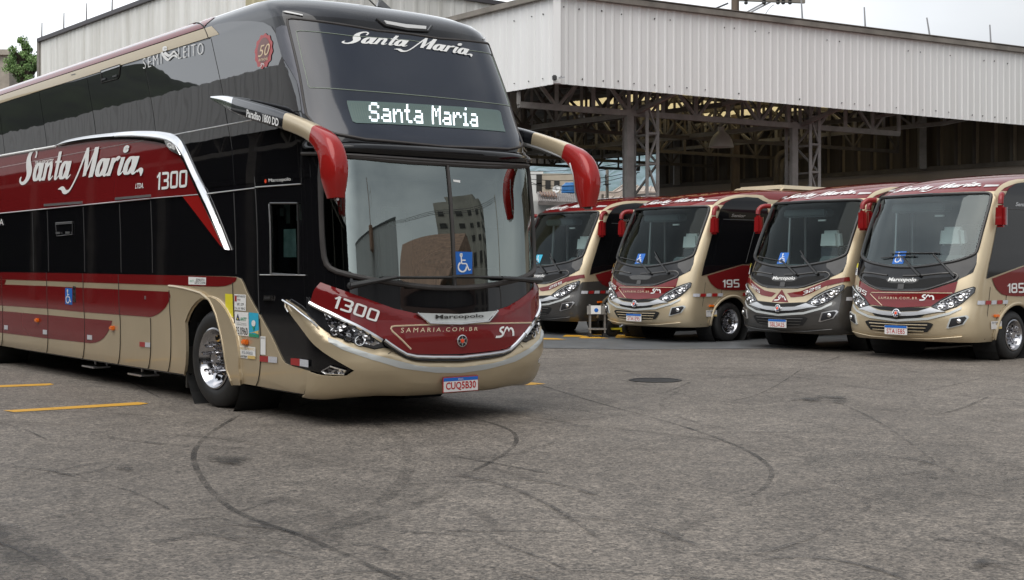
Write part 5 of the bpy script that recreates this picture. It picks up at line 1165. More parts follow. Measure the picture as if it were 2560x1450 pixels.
def cladding(name, a, b, z0, z1, m, parent=None, pitch=.25, depth=.018, m2=None, screws=None):
    """trapezoid-ribbed sheet from plan point a to b"""
    a = Vector((a[0], a[1])); b = Vector((b[0], b[1])); d = b - a; L = d.length; d /= L; n = Vector((d.y, -d.x)); z0 = z0 if isinstance(z0, tuple) else (z0, z0); z1 = z1 if isinstance(z1, tuple) else (z1, z1)
    prof = []; x = 0.0; k = 0
    while x < L:
        for f, h in ((0, 0), (.62, 0), (.72, 1), (.90, 1), (1.0, 0)):
            if x + f * pitch <= L: prof.append((x + f * pitch, h * depth + (.004 if k % 4 == 0 else 0)))
        x += pitch; k += 1
    prof.append((L, 0)); vs = []
    for x, h in prof:
        p = a + d * x + n * h; t = x / L; vs += [(p.x, p.y, z0[0] + (z0[1] - z0[0]) * t), (p.x, p.y, z1[0] + (z1[1] - z1[0]) * t)]
    o = MB().add(vs, [(2 * i, 2 * i + 2, 2 * i + 3, 2 * i + 1) for i in range(len(prof) - 1)]).build(name, m, parent)
    if screws:
        d2 = MB(); k = .0
        while k < L - .3:
            for zz in screws:
                if random.random() < .62: q = a + d * (k + random.uniform(0, .2)) + n * .012; d2.bar((q.x, q.y, zz + random.uniform(-.03, .03)), (q.x + n.x * .02, q.y + n.y * .02, zz), .019)
            k += pitch * 2
        link_fix = d2.build('fixings', M['trim'], None); FIX.append(link_fix)
    if m2:
        o.data.materials.append(m2)
        for i, p in enumerate(o.data.polygons):
            if prof[i][1] > depth * .9 and prof[i + 1][1] > depth * .9: p.material_index = 1
    return o
# ------------------------------------------------------------------ the right-hand shed
shed = empty('open_shed', (K[0], K[1], 0)); tag(shed, 'open steel shed with white corrugated fascia over the minibuses', 'shed')
def into(o, root): o.parent = root; o.matrix_parent_inverse = Matrix.Translation(root.location).inverted(); return o
Z0, Z1 = 5.40, 7.28
into(cladding('fascia', kb(0, .06, 0), kb(0, 26, 0), Z0, (Z1, Z1 + .22), M['clad'], screws=(Z0 + .16, Z1 - .2)), shed)
into(cladding('fascia', kb(16, 0, 0), kb(.02, 0, 0), Z0, Z1, M['clad'], screws=(Z0 + .16, Z1 - .3)), shed)
for q in FIX: into(q, shed)
into(MB().bar(kb(0, .0, Z0), kb(0, .0, Z1 + .03), .16).build('corner_flashing', M['clad']), shed)
into(MB().bar(kb(-.04, -.12, Z1 + .06), kb(-.04, 26, Z1 + .28), .20, .12).bar(kb(-.04, -.12, Z1 + .15), kb(-.04, 26, Z1 + .37), .24, .02).build('top_flashing', M['flash']), shed)
into(MB().bar(kb(-.12, -.04, Z1 + .06), kb(16, -.04, Z1 + .06), .20, .12).build('top_flashing', M['flash']), shed)
W0 = Vector((15.36, 39.4)); WA = Vector((-.615, .788)); W1 = W0 + WA * 14.2; Wn = Vector((5.84, 50.5))
wa = (W0 - (WA * 14)).to_2d(); wb = (Vector((5.84, 50.5)) + WA * .3)
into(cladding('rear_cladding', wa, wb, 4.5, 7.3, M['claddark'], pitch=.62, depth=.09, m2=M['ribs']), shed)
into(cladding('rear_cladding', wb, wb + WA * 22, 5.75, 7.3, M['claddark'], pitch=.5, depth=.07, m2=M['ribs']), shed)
d3 = Vector((.788, .615)) * .12
into(MB().bar((*(wa - d3), 4.5), (*(wb - d3), 4.5), .10, .14).build('wall_rail', M['steeldark']), shed)
into(MB().bar((*(wa + d3), 2.2), (*(wb + d3), 2.2), .3, 4.52).build('rear_wall', M['conc']), shed)
nb = (wa - wb).length
for k in range(6):
    p = wb + (wa - wb) * (k * 5.3 + 1.2) / nb; into(MB().bar((*(p - d3 * 2), 4.5), (*(p - d3 * 2), 7.2), .22).build('wall_post', M['steel']), shed)
# roof with translucent strips
def translucent(name, c):
    m = bpy.data.materials.new(name); m.use_nodes = True; nt = m.node_tree; nt.nodes.clear(); N = nt.nodes.new; L = nt.links.new
    o = N('ShaderNodeOutputMaterial'); t = N('ShaderNodeBsdfTranslucent'); t.inputs['Color'].default_value = (*c, 1); d = N('ShaderNodeBsdfDiffuse'); d.inputs['Color'].default_value = (*c, 1); x = N('ShaderNodeMixShader'); x.inputs['Fac'].default_value = .25
    L(t.outputs['BSDF'], x.inputs[1]); L(d.outputs['BSDF'], x.inputs[2]); L(x.outputs['Shader'], o.inputs['Surface']); return m
M['skylight'] = translucent('yellowed_skylight', (.72, .58, .30))
RZ = 6.3
def roofstrip(name, b0, b1, a0, a1, m, z=RZ):
    prof = []; vs = []; x = a0
    while x <= a1 + 1e-6:
        for f, h in ((0, 0), (.13, 0), (.17, .05), (.22, .05)):
            vs += [kb(x + f, b0, z + h + .02 * (x)), kb(x + f, b1, z + h + .02 * (x))]
        x += .26
    into(MB().add(vs, [(2 * i, 2 * i + 2, 2 * i + 3, 2 * i + 1) for i in range(len(vs) // 2 - 1)]).build(name, m), shed)
sk = [(8.1, 9.5), (10.7, 12.1), (13.7, 15.2)]; e = .12
cur = .1
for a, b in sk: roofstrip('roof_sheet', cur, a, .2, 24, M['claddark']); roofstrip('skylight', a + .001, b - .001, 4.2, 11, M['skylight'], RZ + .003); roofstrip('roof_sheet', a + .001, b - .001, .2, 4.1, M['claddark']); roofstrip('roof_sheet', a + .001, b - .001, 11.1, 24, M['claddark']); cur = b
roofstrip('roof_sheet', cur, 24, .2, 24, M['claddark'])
def truss(p, q, zb, zt, step, m, bw=.10, name='roof_truss', dbl=False):
    """Pratt truss between two plan points"""
    p = Vector(p[:2]); q = Vector(q[:2]); d = q - p; L = d.length; d /= L; n = max(2, int(round(L / step))); T = MB()
    T.bar((*p, zb), (*q, zb), bw, bw * 1.1); T.bar((*p, zt), (*q, zt), bw, bw)
    for i in range(n + 1):
        c = p + d * L * i / n; T.bar((*c, zb), (*c, zt), bw * .75)
        if i < n:
            e = p + d * L * (i + 1) / n
            if i % 2: T.bar((*c, zb), (*e, zt), bw * .62)
            else: T.bar((*c, zt), (*e, zb), bw * .62)
    return into(T.build(name, m), shed)
T1 = 1.5; K1 = 3.47; K2 = 8.85
truss(kb(T1, .12, 0), kb(T1, 12.6, 0), 5.10, 6.2, 1.05, M['steel'], .12)
truss(kb(.35, .2, 0), kb(.35, 24, 0), 5.62, 6.25, 1.3, M['steeldark'], .09)
for a, zb in ((5.5, 5.1), (9.5, 5.1), (13.5, 5.1), (17.5, 5.2)): truss(kb(a, .12, 0), kb(a, 17.5, 0), zb, 6.25, 1.05, M['steeldark'], .09)
for b, zb in ((K1, 5.1), (K2, 5.15), (14.5, 5.5), (6.2, 5.5), (11.7, 5.5)): truss(kb(T1, b, 0), kb(21.5 if b < 14 else 17, b, 0), zb, 6.25, 1.0, M['steel' if b in (K1, K2, 14.5) else 'steeldark'], .10)
for b in (K1, K2, 6.2, 11.7, 14.5): into(MB().bar(kb(T1, b, 5.12 if b in (K1, K2) else 5.5), kb(.12, b, 5.48 if b in (K1, K2) else 5.62), .09).build('knee_brace', M['steel']), shed)
for b in (K1, K2):
    c0 = Vector(kb(T1, b, 0)); dB = Vector((BX[0], BX[1], 0)); dA = Vector((AX_[0], AX_[1], 0))
    p = c0 - dB * .22
    colm = MB().box((p.x, p.y, 2.6), (.20, .11, 5.2), rz=math.atan2(BX[1], BX[0])).build('column', M['steel']); into(colm, shed)
    Lx = MB(); 
    for q in ((.10, -.25), (.42, -.25), (.42, .55), (.10, .55)): c = c0 + dB * q[0] + dA * q[1]; Lx.bar((c.x, c.y, 0), (c.x, c.y, 6.2), .075)
    for s0, s1 in (((.10, -.25), (.42, -.25)), ((.42, -.25), (.42, .55)), ((.10, .55), (.42, .55))):
        pa = c0 + dB * s0[0] + dA * s0[1]; pb = c0 + dB * s1[0] + dA * s1[1]
        for i in range(9):
            z = .3 + i * .72; Lx.bar((pa.x, pa.y, z), (pb.x, pb.y, z), .05)
            if i % 2: Lx.bar((pa.x, pa.y, z), (pb.x, pb.y, z + .72), .045)
            else: Lx.bar((pb.x, pb.y, z), (pa.x, pa.y, z + .72), .045)
    into(Lx.build('lattice_column', M['steel']), shed)
# interior gutter pipes
pw = lambda u, z, y: (y * (u - CU) / FPX, y, z)
ypipe = 44.0
def pp(u, v): return atd(u, v, ypipe)
for i, pts in enumerate(([(1941,478),(1941,420),(1943,392),(1960,378),(1990,374),(2012,362),(2022,345),(2024,318)], [(1953,478),(1953,425),(1957,402),(1975,393),(2020,391),(2046,376),(2056,352),(2057,320)])):
    o = MB().tube([pp(*q) for q in smoothpts(pts, 2)], .095, 10).build('drain_pipe', M['steeldark'], smooth=True)
    tag(o, ('inner of two curved grey drain pipes rising beside the second shed column', 'outer, lower-bending of two curved grey drain pipes beside the second shed column')[i], 'drain pipe', 'curved drain pipes on the shed wall')
c = atd(1803, 368, 36.0)
lamp = MB().lathe([(.345, 0), (.33, .08), (.28, .22), (.20, .34), (.11, .42), (.09, .45), (.09, .55)], (c[0], c[1], c[2]), (0, 0, 1), 28).build('pendant_lamp', mat('ribbed_lamp_shade', (.60, .58, .52), .4), smooth=True); MB().bar((0, 0, 0), (0, 0, 0), 0)
tag(lamp, 'large grey bell-shaped pendant lamp hanging under the shed trusses', 'lamp'); MB().tube([(c[0], c[1], c[2] + .55), (c[0], c[1], 5.15)], .03, 6).build('lamp_stem', M['steeldark'], lamp)
for i, (u, v) in enumerate(((1455, 290), (1566, 298))):
    c = atd(u, v, 36); o = MB().box(c, (.22, .22, .05)).box((c[0], c[1], c[2] + .14), (.05, .05, .22)).build('floodlight', M['satin']); tag(o, ('small white floodlight hanging from a truss, further left of two', 'small white floodlight hanging from a truss close to the first column')[i], 'light', 'small floodlights under the shed')
# camera on the fascia corner
c = kb(-.18, -.08, 5.50); o = MB().box((c[0] - .10, c[1], c[2]), (.10, .14, .11)).build('security_camera', M['trim'], bevel=.02); MB().bar((c[0], c[1], c[2]), (c[0] + .12, c[1] + .05, c[2] + .02), .03).build('bracket', M['satin'], o); tag(o, 'small black security camera at the bottom corner of the shed fascia', 'camera')
# rods and vents on the roofs
def rod(u, v0, v1, y, lean=0, label='', grp='lightning rods on the roofs'):
    a = atd(u, v0, y); b = atd(u + lean, v1, y); o = MB().tube([b, (a[0], a[1], a[2])], [.028, .018], 6).build('lightning_rod', M['rod']); tag(o, label, 'rod', grp)
for i, (u, v0, v1, ln) in enumerate(((2002.5, -10, 72, 5), (2160.5, 18, 92, 4), (2317, 44, 112, 11), (2474.5, 62, 132, 4))):
    y = 33.2 + i * 1.3; rod(u, v0, v1, y, ln, ('thin rod on the shed roof nearest the utility pole', 'second thin rod right of the utility pole on the shed roof', 'thin rod leaning left on the shed roof', 'thin rod furthest right on the shed roof edge')[i])
for i, (u, v) in enumerate(((1605, 16), (1638, 20))):
    c = atd(u, v + 6, 31.0); o = MB().tube([(c[0], c[1], c[2] - .35), (c[0], c[1], c[2])], .05, 8).build('roof_vent', M['flash']); MB().lathe([(.055, 0), (.085, .03), (.085, .09), (.06, .11), (0, .12)], c, (0, 0, 1), 14).build('vent_cap', M['trim'], o, smooth=True); tag(o, ('dark capped vent pipe behind the shed roof edge, left of a pair', 'dark capped vent pipe behind the shed roof edge, right of a pair')[i], 'vent', 'vent pipes on the shed roof')
# utility pole with crossarm and wires
py = 44.0; a = atd(1838, 120, py); pole = MB().tube([(a[0], a[1], 0), (a[0], a[1], 10.7)], [.17, .13], 10).build('utility_pole', mat('weathered_wood', (.13, .10, .075), .8, var=(2, .3, (4, 4, .3))), smooth=True)
tag(pole, 'brown wooden utility pole with crossarm and wires behind the shed roof', 'utility pole')
arm0 = atd(1846, -2, py); arm1 = atd(2012, 4, py)
MB().bar(arm0, arm1, .14, .11).build('crossarm', M['flash'], pole); MB().bar(atd(1842, 44, py), atd(1920, 2, py), .05).bar(atd(1852, 44, py), atd(1932, 2, py), .05).build('brace', M['rod'], pole)
I = MB()
for u in (1865, 1910, 1945, 1958, 1975): q = atd(u, 3, py - .1); I.lathe([(.05, 0), (.07, .05), (.04, .10), (.06, .14), (0, .17)], (q[0], q[1], q[2] - .1), (0, 0, 1), 10)
I.build('insulators', M['trim'], pole, smooth=True)
def wire(name, a, b, sag, r, label, grp, m='trim'):
    a = Vector(a); b = Vector(b); o = MB().tube([a + (b - a) * t - Vector((0, 0, sag * 4 * t * (1 - t))) for t in [i / 12 for i in range(13)]], r, 5).build(name, M[m]); tag(o, label, 'wire', grp)
wl = ['uppermost wire left of the utility pole', 'middle wire left of the utility pole', 'lowest wire left of the utility pole']
for i, (p, q) in enumerate((((1820, 8), (1743, 32)), ((1822, 25), (1775, 37)), ((1830, 32), (1806, 41)))): a = atd(*p, py); b = atd(q[0] - 190, q[1] + 62, py + 3); wire('overhead_wire', a, b, .1, .03, wl[i], 'wires on the utility pole')
a = atd(1935, 12, py); wire('overhead_wire', a, atd(1902, 62, py - .2), -.12, .012, 'pale cable curving from the crossarm to the shed roof', 'wires on the utility pole', 'rod'); wire('overhead_wire', atd(2480, 129, 60), atd(2700, 118, 60), .1, .03, 'wire crossing the sky at the far right edge', 'wires on the utility pole')
# ------------------------------------------------------------------ tall building on the left, behind the coach
TC = Vector((-6.66, 32.8)); TA = Vector((-.645, .764)); TB = Vector((.785, .62))
tall = empty('tall_hall', (TC.x, TC.y, 0)); tag(tall, 'tall hall clad in old white corrugated steel behind the coach', 'building')
tl = atd(100, 103, 44.0); far = Vector((tl[0], tl[1])); ZT = tl[2]
mid1 = TC + (far - TC) * .30; into(cladding('long_wall', far, TC + (far - TC) * .83, 0, ZT, M['clad2'], pitch=.30), tall); into(cladding('long_wall', TC + (far - TC) * .833, TC, .0, ZT + .02, M['clad2'], pitch=.30), tall)
into(cladding('end_wall', TC, TC + TB * 1.4, 0, ZT, M['clad3'], pitch=.30), tall); into(cladding('end_wall', TC + TB * 1.4, TC + TB * 8.8, 0, ZT, M['clad2'], pitch=.42), tall)
into(MB().bar((*far, ZT + .02), (*TC, ZT + .02), .22, .12).bar((*TC, ZT + .02), (*(TC + TB * 8.8), ZT + .02), .22, .12).build('roof_edge', mat('dark_gutter', (.06, .055, .06), .5)), tall)
into(MB().box((far.x, far.y, ZT / 2), (.15, .15, ZT), rz=.8).build('corner_trim', M['flash']), tall)
q = far + Vector((-.05, -.35)); o = MB().box((q.x, q.y, ZT - 1.75), (.30, .18, .16)).bar((q.x, q.y, ZT - 1.5), (q.x + .05, q.y + .5, ZT - 1.5), .05).bar((q.x, q.y, ZT - 1.5), (q.x, q.y, ZT - 1.8), .04).build('wall_floodlight', M['trim']); tag(o, 'black floodlight on an arm at the far corner of the white hall', 'light')
for i, (u, v0, v1) in enumerate(((105, 56, 100), (160, 32, 80), (217, 8, 56), (281, -12, 30))): rod(u, v0, v1, 44.0 - (u - 105) * .026, -1, ('rod on the white hall roof nearest its far corner', 'second rod from the far corner of the white hall roof', 'third rod from the far corner of the white hall roof', 'fourth rod from the far corner of the white hall roof')[i])
M['skin'] = mat('unpainted_concrete', (.36, .32, .27), .9, var=(1.5, .25)); M['brick'] = mat('weathered_brick', (.22, .13, .09), .9, var=(5, .3))
a = atd(-60, 215, 60); b = atd(23, 125, 60)
o = MB().box(((a[0] + b[0]) / 2, 61.5, b[2] / 2), (b[0] - a[0], 3, b[2])).build('concrete_house', M['skin']); MB().box((b[0] - .35, 59.96, b[2] - .12), (.8, .3, .25)).box((b[0] - .9, 59.9, b[2] - .9), (.3, .1, .6)).build('parapet', M['skin'], o); MB().box(((a[0] + b[0]) / 2 + .4, 59.3, (CV - 195) / FPX * 60 / 2), (b[0] - a[0] + 1.2, 1.3, (CV - 190) / FPX * 60 + 1.0)).build('brick_wall', M['brick'], o)
tag(o, 'bare concrete house top at the far left edge', 'house')
# ------------------------------------------------------------------ trees
M['leaf'] = mat('leaf_mid', (.20, .32, .11), .6, var=(3, .35)); M['leafd'] = mat('leaf_dark', (.12, .21, .07), .65, var=(3, .3)); M['bark'] = mat('bark', (.07, .055, .04), .9)
def tree(base, h, crown, n, seed, label, grp=None, leaf=.16, name='tree', nclump=26):
    rnd = random.Random(seed); root = empty(name, base); tag(root, label, 'tree', grp)
    T = MB(); T.tube([(0, 0, 0), (.1, 0, h * .35), (.0, .1, h * .6), (.1, 0, h * .9)], [h * .03, h * .022, h * .014, h * .005], 8); L = [MB(), MB()]
    cl = []
    for i in range(nclump):
        a = rnd.uniform(0, 6.28); r = crown[0] * math.sqrt(rnd.random()); z = h - crown[1] * (.1 + 1.8 * rnd.random()); k = 1 - abs((z - (h - crown[1])) / crown[1]) ** 2 * .75
        c = Vector((r * k * math.cos(a), r * k * math.sin(a), z)); cl.append((c, crown[0] * rnd.uniform(.16, .36))); T.tube([(0, 0, max(h * .25, z - crown[1] * .5)), tuple(c * .6 + Vector((0, 0, z * .38))), tuple(c)], [h * .010, h * .006, h * .003], 5)
    for c, r in cl:
        lm = L[0 if rnd.random() < .6 else 1]
        for j in range(n // nclump):
            d = Vector((rnd.gauss(0, 1), rnd.gauss(0, 1), rnd.gauss(0, .8))); d = d.normalized() * r * rnd.random() ** .45; p = c + d
            u = Vector((rnd.gauss(0, 1), rnd.gauss(0, 1), rnd.gauss(0, 1))).normalized(); v = u.cross(Vector((rnd.gauss(0, 1), rnd.gauss(0, 1), rnd.gauss(0, 1)))).normalized(); s = leaf * rnd.uniform(.6, 1.3)
            lm.add([p - u * s, p + v * s * .5, p + u * s, p - v * s * .5], [(0, 1, 2, 3)])
    T.build('trunk', M['bark'], root, smooth=True); a = L[0].build('crown', M['leaf'], root); L[1].build('crown', M['leafd'], root)
    return root
t0 = atd(62, 190, 58); tree((t0[0], 58, 0), atd(62, 96, 58)[2], (.80, 1.05), 8200, 3, 'green tree beside the bare concrete house at the left edge', leaf=.055, nclump=46)
# ------------------------------------------------------------------ town seen through the shed
def house(name, u0, u1, v0, v1, y, m, label, depth=4, group='houses seen through the shed'):
    a = atd(u0, v0, y); b = atd(u1, v0, y); o = MB().box(((a[0] + b[0]) / 2, y + depth / 2, a[2] / 2), (b[0] - a[0], depth, a[2])).build(name, m); tag(o, label, 'house', group); return o
M['beige'] = mat('beige_render', (.42, .36, .28), .85, var=(1, .15)); M['whitew'] = mat('white_render', (.62, .62, .60), .85, var=(1, .12)); M['tile'] = mat('clay_tiles', (.20, .12, .085), .85, var=(2.5, .5)); M['tileg'] = mat('old_grey_tiles', (.20, .18, .17), .9, var=(2, .4)); M['pink'] = mat('fibre_cement', (.40, .34, .29), .85, var=(1.5, .2)); M['tank'] = mat('blue_plastic', (.01, .12, .33), .4)
h1 = house('house', 1356, 1480, 434, 520, 78, M['beige'], 'beige flat-roofed house beyond the shed'); 
for u in (1370, 1392, 1440): q = atd(u, 462, 78); MB().box((q[0], 77.97, q[2]), (.32, .06, .5)).build('window', M['seam'], h1)
h2 = house('house', 1325, 1358, 428, 520, 79, M['whitew'], 'pale grey narrow house at the left of the gap'); 
for v in (448, 470): q = atd(1348, v, 79); MB().box((q[0], 78.97, q[2]), (.35, .06, .6)).build('window', M['seam'], h2)
h3 = house('house', 1325, 1400, 502, 560, 62, M['whitew'], 'low white house with clay tile roof beside the coach')
a = atd(1345, 480, 62.2); b = atd(1475, 500, 62); R_ = MB()
for i in range(26):
    u = 1345 + i * 5.6; p = atd(u, 481 + (u - 1345) * .06, 66); q = atd(u + 4, 504 + (u - 1345) * .03, 61.5); R_.tube([p, q], .05, 5)
pa, pb, pc_, pd = atd(1345, 481, 66), atd(1485, 489, 66), atd(1490, 509, 61.5), atd(1345, 504, 61.5)
R_.add([pa, pb, pc_, pd, (pa[0], pa[1], pa[2] - .15), (pb[0], pb[1], pb[2] - .15), (pc_[0], pc_[1], pc_[2] - .15), (pd[0], pd[1], pd[2] - .15)], [(0, 1, 2, 3), (7, 6, 5, 4), (0, 4, 5, 1), (1, 5, 6, 2), (2, 6, 7, 3), (3, 7, 4, 0)]); R_.build('roof', M['tileg'], h3, smooth=True)
R2 = MB()
for i in range(6): u = 1350 + i * 7; R2.tube([atd(u, 480, 65), atd(u + 6, 489 + i * .6, 62.5)], .045, 6)
R2.build('clay_tile_edge', M['tile'], h3, smooth=True)
h4 = house('house', 1500, 1640, 478, 560, 70, M['pink'], 'house with pinkish sloping fibre-cement roof by the first column')
pa, pb, pc_, pd = atd(1560, 462, 74), atd(1650, 468, 74), atd(1650, 512, 68), atd(1496, 505, 68)
q = MB().add([pa, pb, pc_, pd, (pa[0], pa[1], pa[2] - .2), (pb[0], pb[1], pb[2] - .2), (pc_[0], pc_[1], pc_[2] - .2), (pd[0], pd[1], pd[2] - .2)], [(0, 1, 2, 3), (7, 6, 5, 4), (0, 4, 5, 1), (1, 5, 6, 2), (2, 6, 7, 3), (3, 7, 4, 0)])
for i in range(9): t = i / 8; q.bar(tuple(pa[j] + (pb[j] - pa[j]) * t + (.03 if j == 2 else 0) for j in range(3)), tuple(pd[j] + (pc_[j] - pd[j]) * t + (.03 if j == 2 else 0) for j in range(3)), .06)
q.build('roof', M['pink'], h4)
c = atd(1427, 490, 68); TZ = CAMH + 68 * (CV - 484) / FPX
tk = empty('water_tank', (c[0], 68, TZ)); tk.scale = (1.05, 1, 1.0); tag(tk, 'blue plastic water tank on a white stand between the houses', 'water tank')
MB().lathe([(0, 0), (.46, 0), (.50, .05), (.47, .34), (.49, .36), (.47, .40), (.32, .50), (.30, .56), (.12, .58), (0, .58)], (0, 0, 0), (0, 0, 1), 24).build('tank_body', M['tank'], tk, smooth=True, angle=30); MB().box((.30, -.40, .22), (.22, .03, .10)).build('tank_label', M['white'], tk)
F = MB(); [F.bar((x, -.4, -.6), (x, -.4, .35), .03) for x in (-.5, .5)]; F.bar((-.5, -.4, -.02), (.5, -.4, -.02), .03).box((0, 0, -.35), (.9, .7, .68)).build('tank_stand', M['whitew'], tk)
def dish(u, v, y, r, label, m, mesh=False):
    c = atd(u, v, y); d = empty('satellite_dish', c); tag(d, label, 'satellite dish', 'satellite dishes among the houses'); ax = Vector((-.35, -.85, .4)).normalized()
    D = MB(); 
    if not mesh: D.lathe([(0, .0)] + [(r * t, .35 * r * t * t) for t in (.25, .5, .75, 1)], (0, 0, 0), ax, 24)
    else:
        x = ax.cross(Vector((0, 0, 1))).normalized(); yv = ax.cross(x)
        for rr in (.33, .66, 1): D.tube([tuple((x * math.cos(t) + yv * math.sin(t)) * r * rr + ax * .3 * r * rr * rr) for t in [R(15 * i) for i in range(25)]], .014, 4)
        for i in range(12): t = R(30 * i); D.tube([(0, 0, 0), tuple((x * math.cos(t) + yv * math.sin(t)) * r * .5 + ax * .075 * r), tuple((x * math.cos(t) + yv * math.sin(t)) * r + ax * .3 * r)], .010, 4)
    D.build('reflector', m, d, smooth=True); MB().bar(-ax * .02, ax * r * .9, .02).box(tuple(ax * r * .9), (.08, .08, .08)).bar((0, 0, -.02), (0, .15, -r - .6), .05).build('feed_and_mast', M['rod'], d)
dish(1392, 474, 70, .22, 'white solid satellite dish left of the blue tank', M['whitew']); dish(1572, 462, 66, .42, 'large open-mesh satellite dish beside the first column', M['rod'], True)
c = atd(1518, 418, 60); o = MB().tube([(c[0], 60, 0), (c[0], 60, c[2])], [.09, .07], 8).build('concrete_pole', M['skin'], smooth=True); tag(o, 'pale concrete street pole beyond the shed, between the mirror and the column', 'street pole')
X = MB(); [X.lathe([(.13, 0), (.15, .02), (.13, .04), (.11, .02)], atd(1514, v, 59.8), (1, .2, 0), 14) for v in (443, 457)]; X.bar(atd(1508, 462, 59.9), atd(1527, 460, 59.9), .04).build('cable_loops', M['trim'], o)
c = atd(1506, 486, 60); o = MB().tube([(c[0], 60, 0), (c[0], 60, c[2])], .06, 8).build('concrete_pole', M['skin']); tag(o, 'short pale post left of the concrete street pole', 'post')
for i, (p, q) in enumerate((((1320, 428), (1590, 400)), ((1320, 436), (1590, 407)), ((1320, 447), (1600, 424)), ((1320, 460), (1600, 430)), ((1320, 452), (1500, 460)), ((1520, 480), (1600, 420)))):
    wire('overhead_wire', atd(*p, 58), atd(*q, 58 + i * .4), .15 + .05 * i, .014, ['topmost', 'second', 'third', 'fourth', 'nearly level', 'steepest rising'][i] + ' street wire seen through the gap under the shed', 'street wires beyond the shed')
# distant wooded hill in blue air
def hillm(name, a, b, sc):
    m = mat(name, a, .9); nt = m.node_tree; bs = nt.nodes['Principled BSDF']; N = nt.nodes.new; L = nt.links.new; tc = N('ShaderNodeTexCoord'); nz = N('ShaderNodeTexNoise'); nz.inputs['Scale'].default_value = sc; nz.inputs['Detail'].default_value = 8; nz.inputs['Roughness'].default_value = .7
    cr = N('ShaderNodeValToRGB'); cr.color_ramp.elements[0].position = .4; cr.color_ramp.elements[0].color = (*a, 1); cr.color_ramp.elements[1].position = .62; cr.color_ramp.elements[1].color = (*b, 1); L(tc.outputs['Object'], nz.inputs['Vector']); L(nz.outputs['Fac'], cr.inputs['Fac']); L(cr.outputs['Color'], bs.inputs['Base Color']); return m
def hill(pts, depth, m, z0=-1, seed=1):
    """ridge along plan points with heights"""
    rnd = random.Random(seed); vs = []; fs = []; nrow = 10; P = []
    for i in range(len(pts) - 1):
        for k in range(8): t = k / 8; P.append(tuple(pts[i][j] + (pts[i + 1][j] - pts[i][j]) * t for j in range(3)))
    P.append(pts[-1]); nc = len(P)
    for r in range(nrow + 1):
        f = r / nrow
        for x, y, h in P:
            l = math.hypot(x, y); k = 1 - depth * (1 - f) / l; jit = rnd.uniform(-.04, .04) * h; vs.append((x * k, y * k, z0 + (h - z0) * math.sin(f * math.pi / 2) + (jit if r else 0)))
    for r in range(nrow):
        for c in range(nc - 1): a = r * nc + c; fs.append((a, a + 1, a + nc + 1, a + nc))
    return tag(MB().add(vs, fs).build('hill', m, smooth=True, angle=180), kind='structure')
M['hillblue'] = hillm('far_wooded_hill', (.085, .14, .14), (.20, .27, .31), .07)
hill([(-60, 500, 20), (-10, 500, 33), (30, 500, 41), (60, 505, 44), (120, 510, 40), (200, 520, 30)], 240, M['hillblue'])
# street poles behind the yard, seen only as reflections
def street_pole(x, y, h, label):
    o = MB().tube([(x, y, 0), (x, y, h)], [.16, .11], 8).bar((x - .9, y, h - .5), (x + .9, y, h - .5), .10).build('street_pole', M['skin']); tag(o, label, 'street pole'); return (x, y, h - .5)
pa = street_pole(30, 12, 10, 'concrete street pole behind the warehouse corner'); pb = street_pole(33, -12, 11, 'concrete street pole between the warehouse and the tile-roofed hall')
for i in range(3): wire('overhead_wire', (pa[0] - .8 + .8 * i, pa[1], pa[2]), (pb[0] - .8 + .8 * i, pb[1], pb[2]), .6, .03, ['inner', 'middle', 'outer'][i] + ' wire strung between the two street poles right of the yard', 'wires right of the yard')
# ------------------------------------------------------------------ what stands behind and beside the photographer (seen in the glass)
def lrow(s, D, z): # along the coach's right side: s forward of the front axle, D metres out from its side
    f = Vector((.614, -.789)); r = Vector((.789, .614)); p = Vector((-3.13, 13.7)) + f * s - r * D; return (p.x, p.y, z)
M['leftdark'] = mat('shade_dark_cladding', (.02, .018, .016), .8)  # the shed's inner shade put into a near-black colour
M['cladmid'] = clad_mat('dull_grey_cladding', (.36, .36, .36), .15)
ls = empty('left_shed', lrow(0, 10, 0)); tag(ls, 'long open shed with grey corrugated fascia facing the coach side', 'shed')
into(cladding('fascia', lrow(20, 10, 0), lrow(-120, 10, 0), 5.5, 7.3, M['clad'], pitch=.35), ls)
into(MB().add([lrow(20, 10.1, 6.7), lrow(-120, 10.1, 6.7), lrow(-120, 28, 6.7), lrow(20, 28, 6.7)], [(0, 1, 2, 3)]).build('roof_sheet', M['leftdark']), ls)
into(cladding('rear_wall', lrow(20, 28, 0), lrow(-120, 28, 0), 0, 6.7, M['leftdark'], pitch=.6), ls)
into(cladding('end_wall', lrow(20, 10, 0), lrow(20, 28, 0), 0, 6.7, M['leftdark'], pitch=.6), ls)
T = MB()
for i in range(20):
    s = 16 - i * 6; T.bar(lrow(s, 10.5, 0), lrow(s, 10.5, 6.6), .25)
    for k in range(3): T.bar(lrow(s - 2 * k, 10.5, 5.0), lrow(s - 2 * k - 1, 10.5, 6.6), .1); T.bar(lrow(s - 2 * k - 1, 10.5, 6.6), lrow(s - 2 * k - 2, 10.5, 5.0), .1)
T.bar(lrow(18, 10.5, 5.0), lrow(-110, 10.5, 5.0), .15); into(T.build('frame', M['steeldark']), ls)
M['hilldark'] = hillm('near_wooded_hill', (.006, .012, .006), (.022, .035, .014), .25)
hill([(-150, 20, 14), (-140, 50, 20), (-120, 90, 26), (-95, 120, 24), (-60, 150, 16)], 60, M['hilldark'], seed=5)
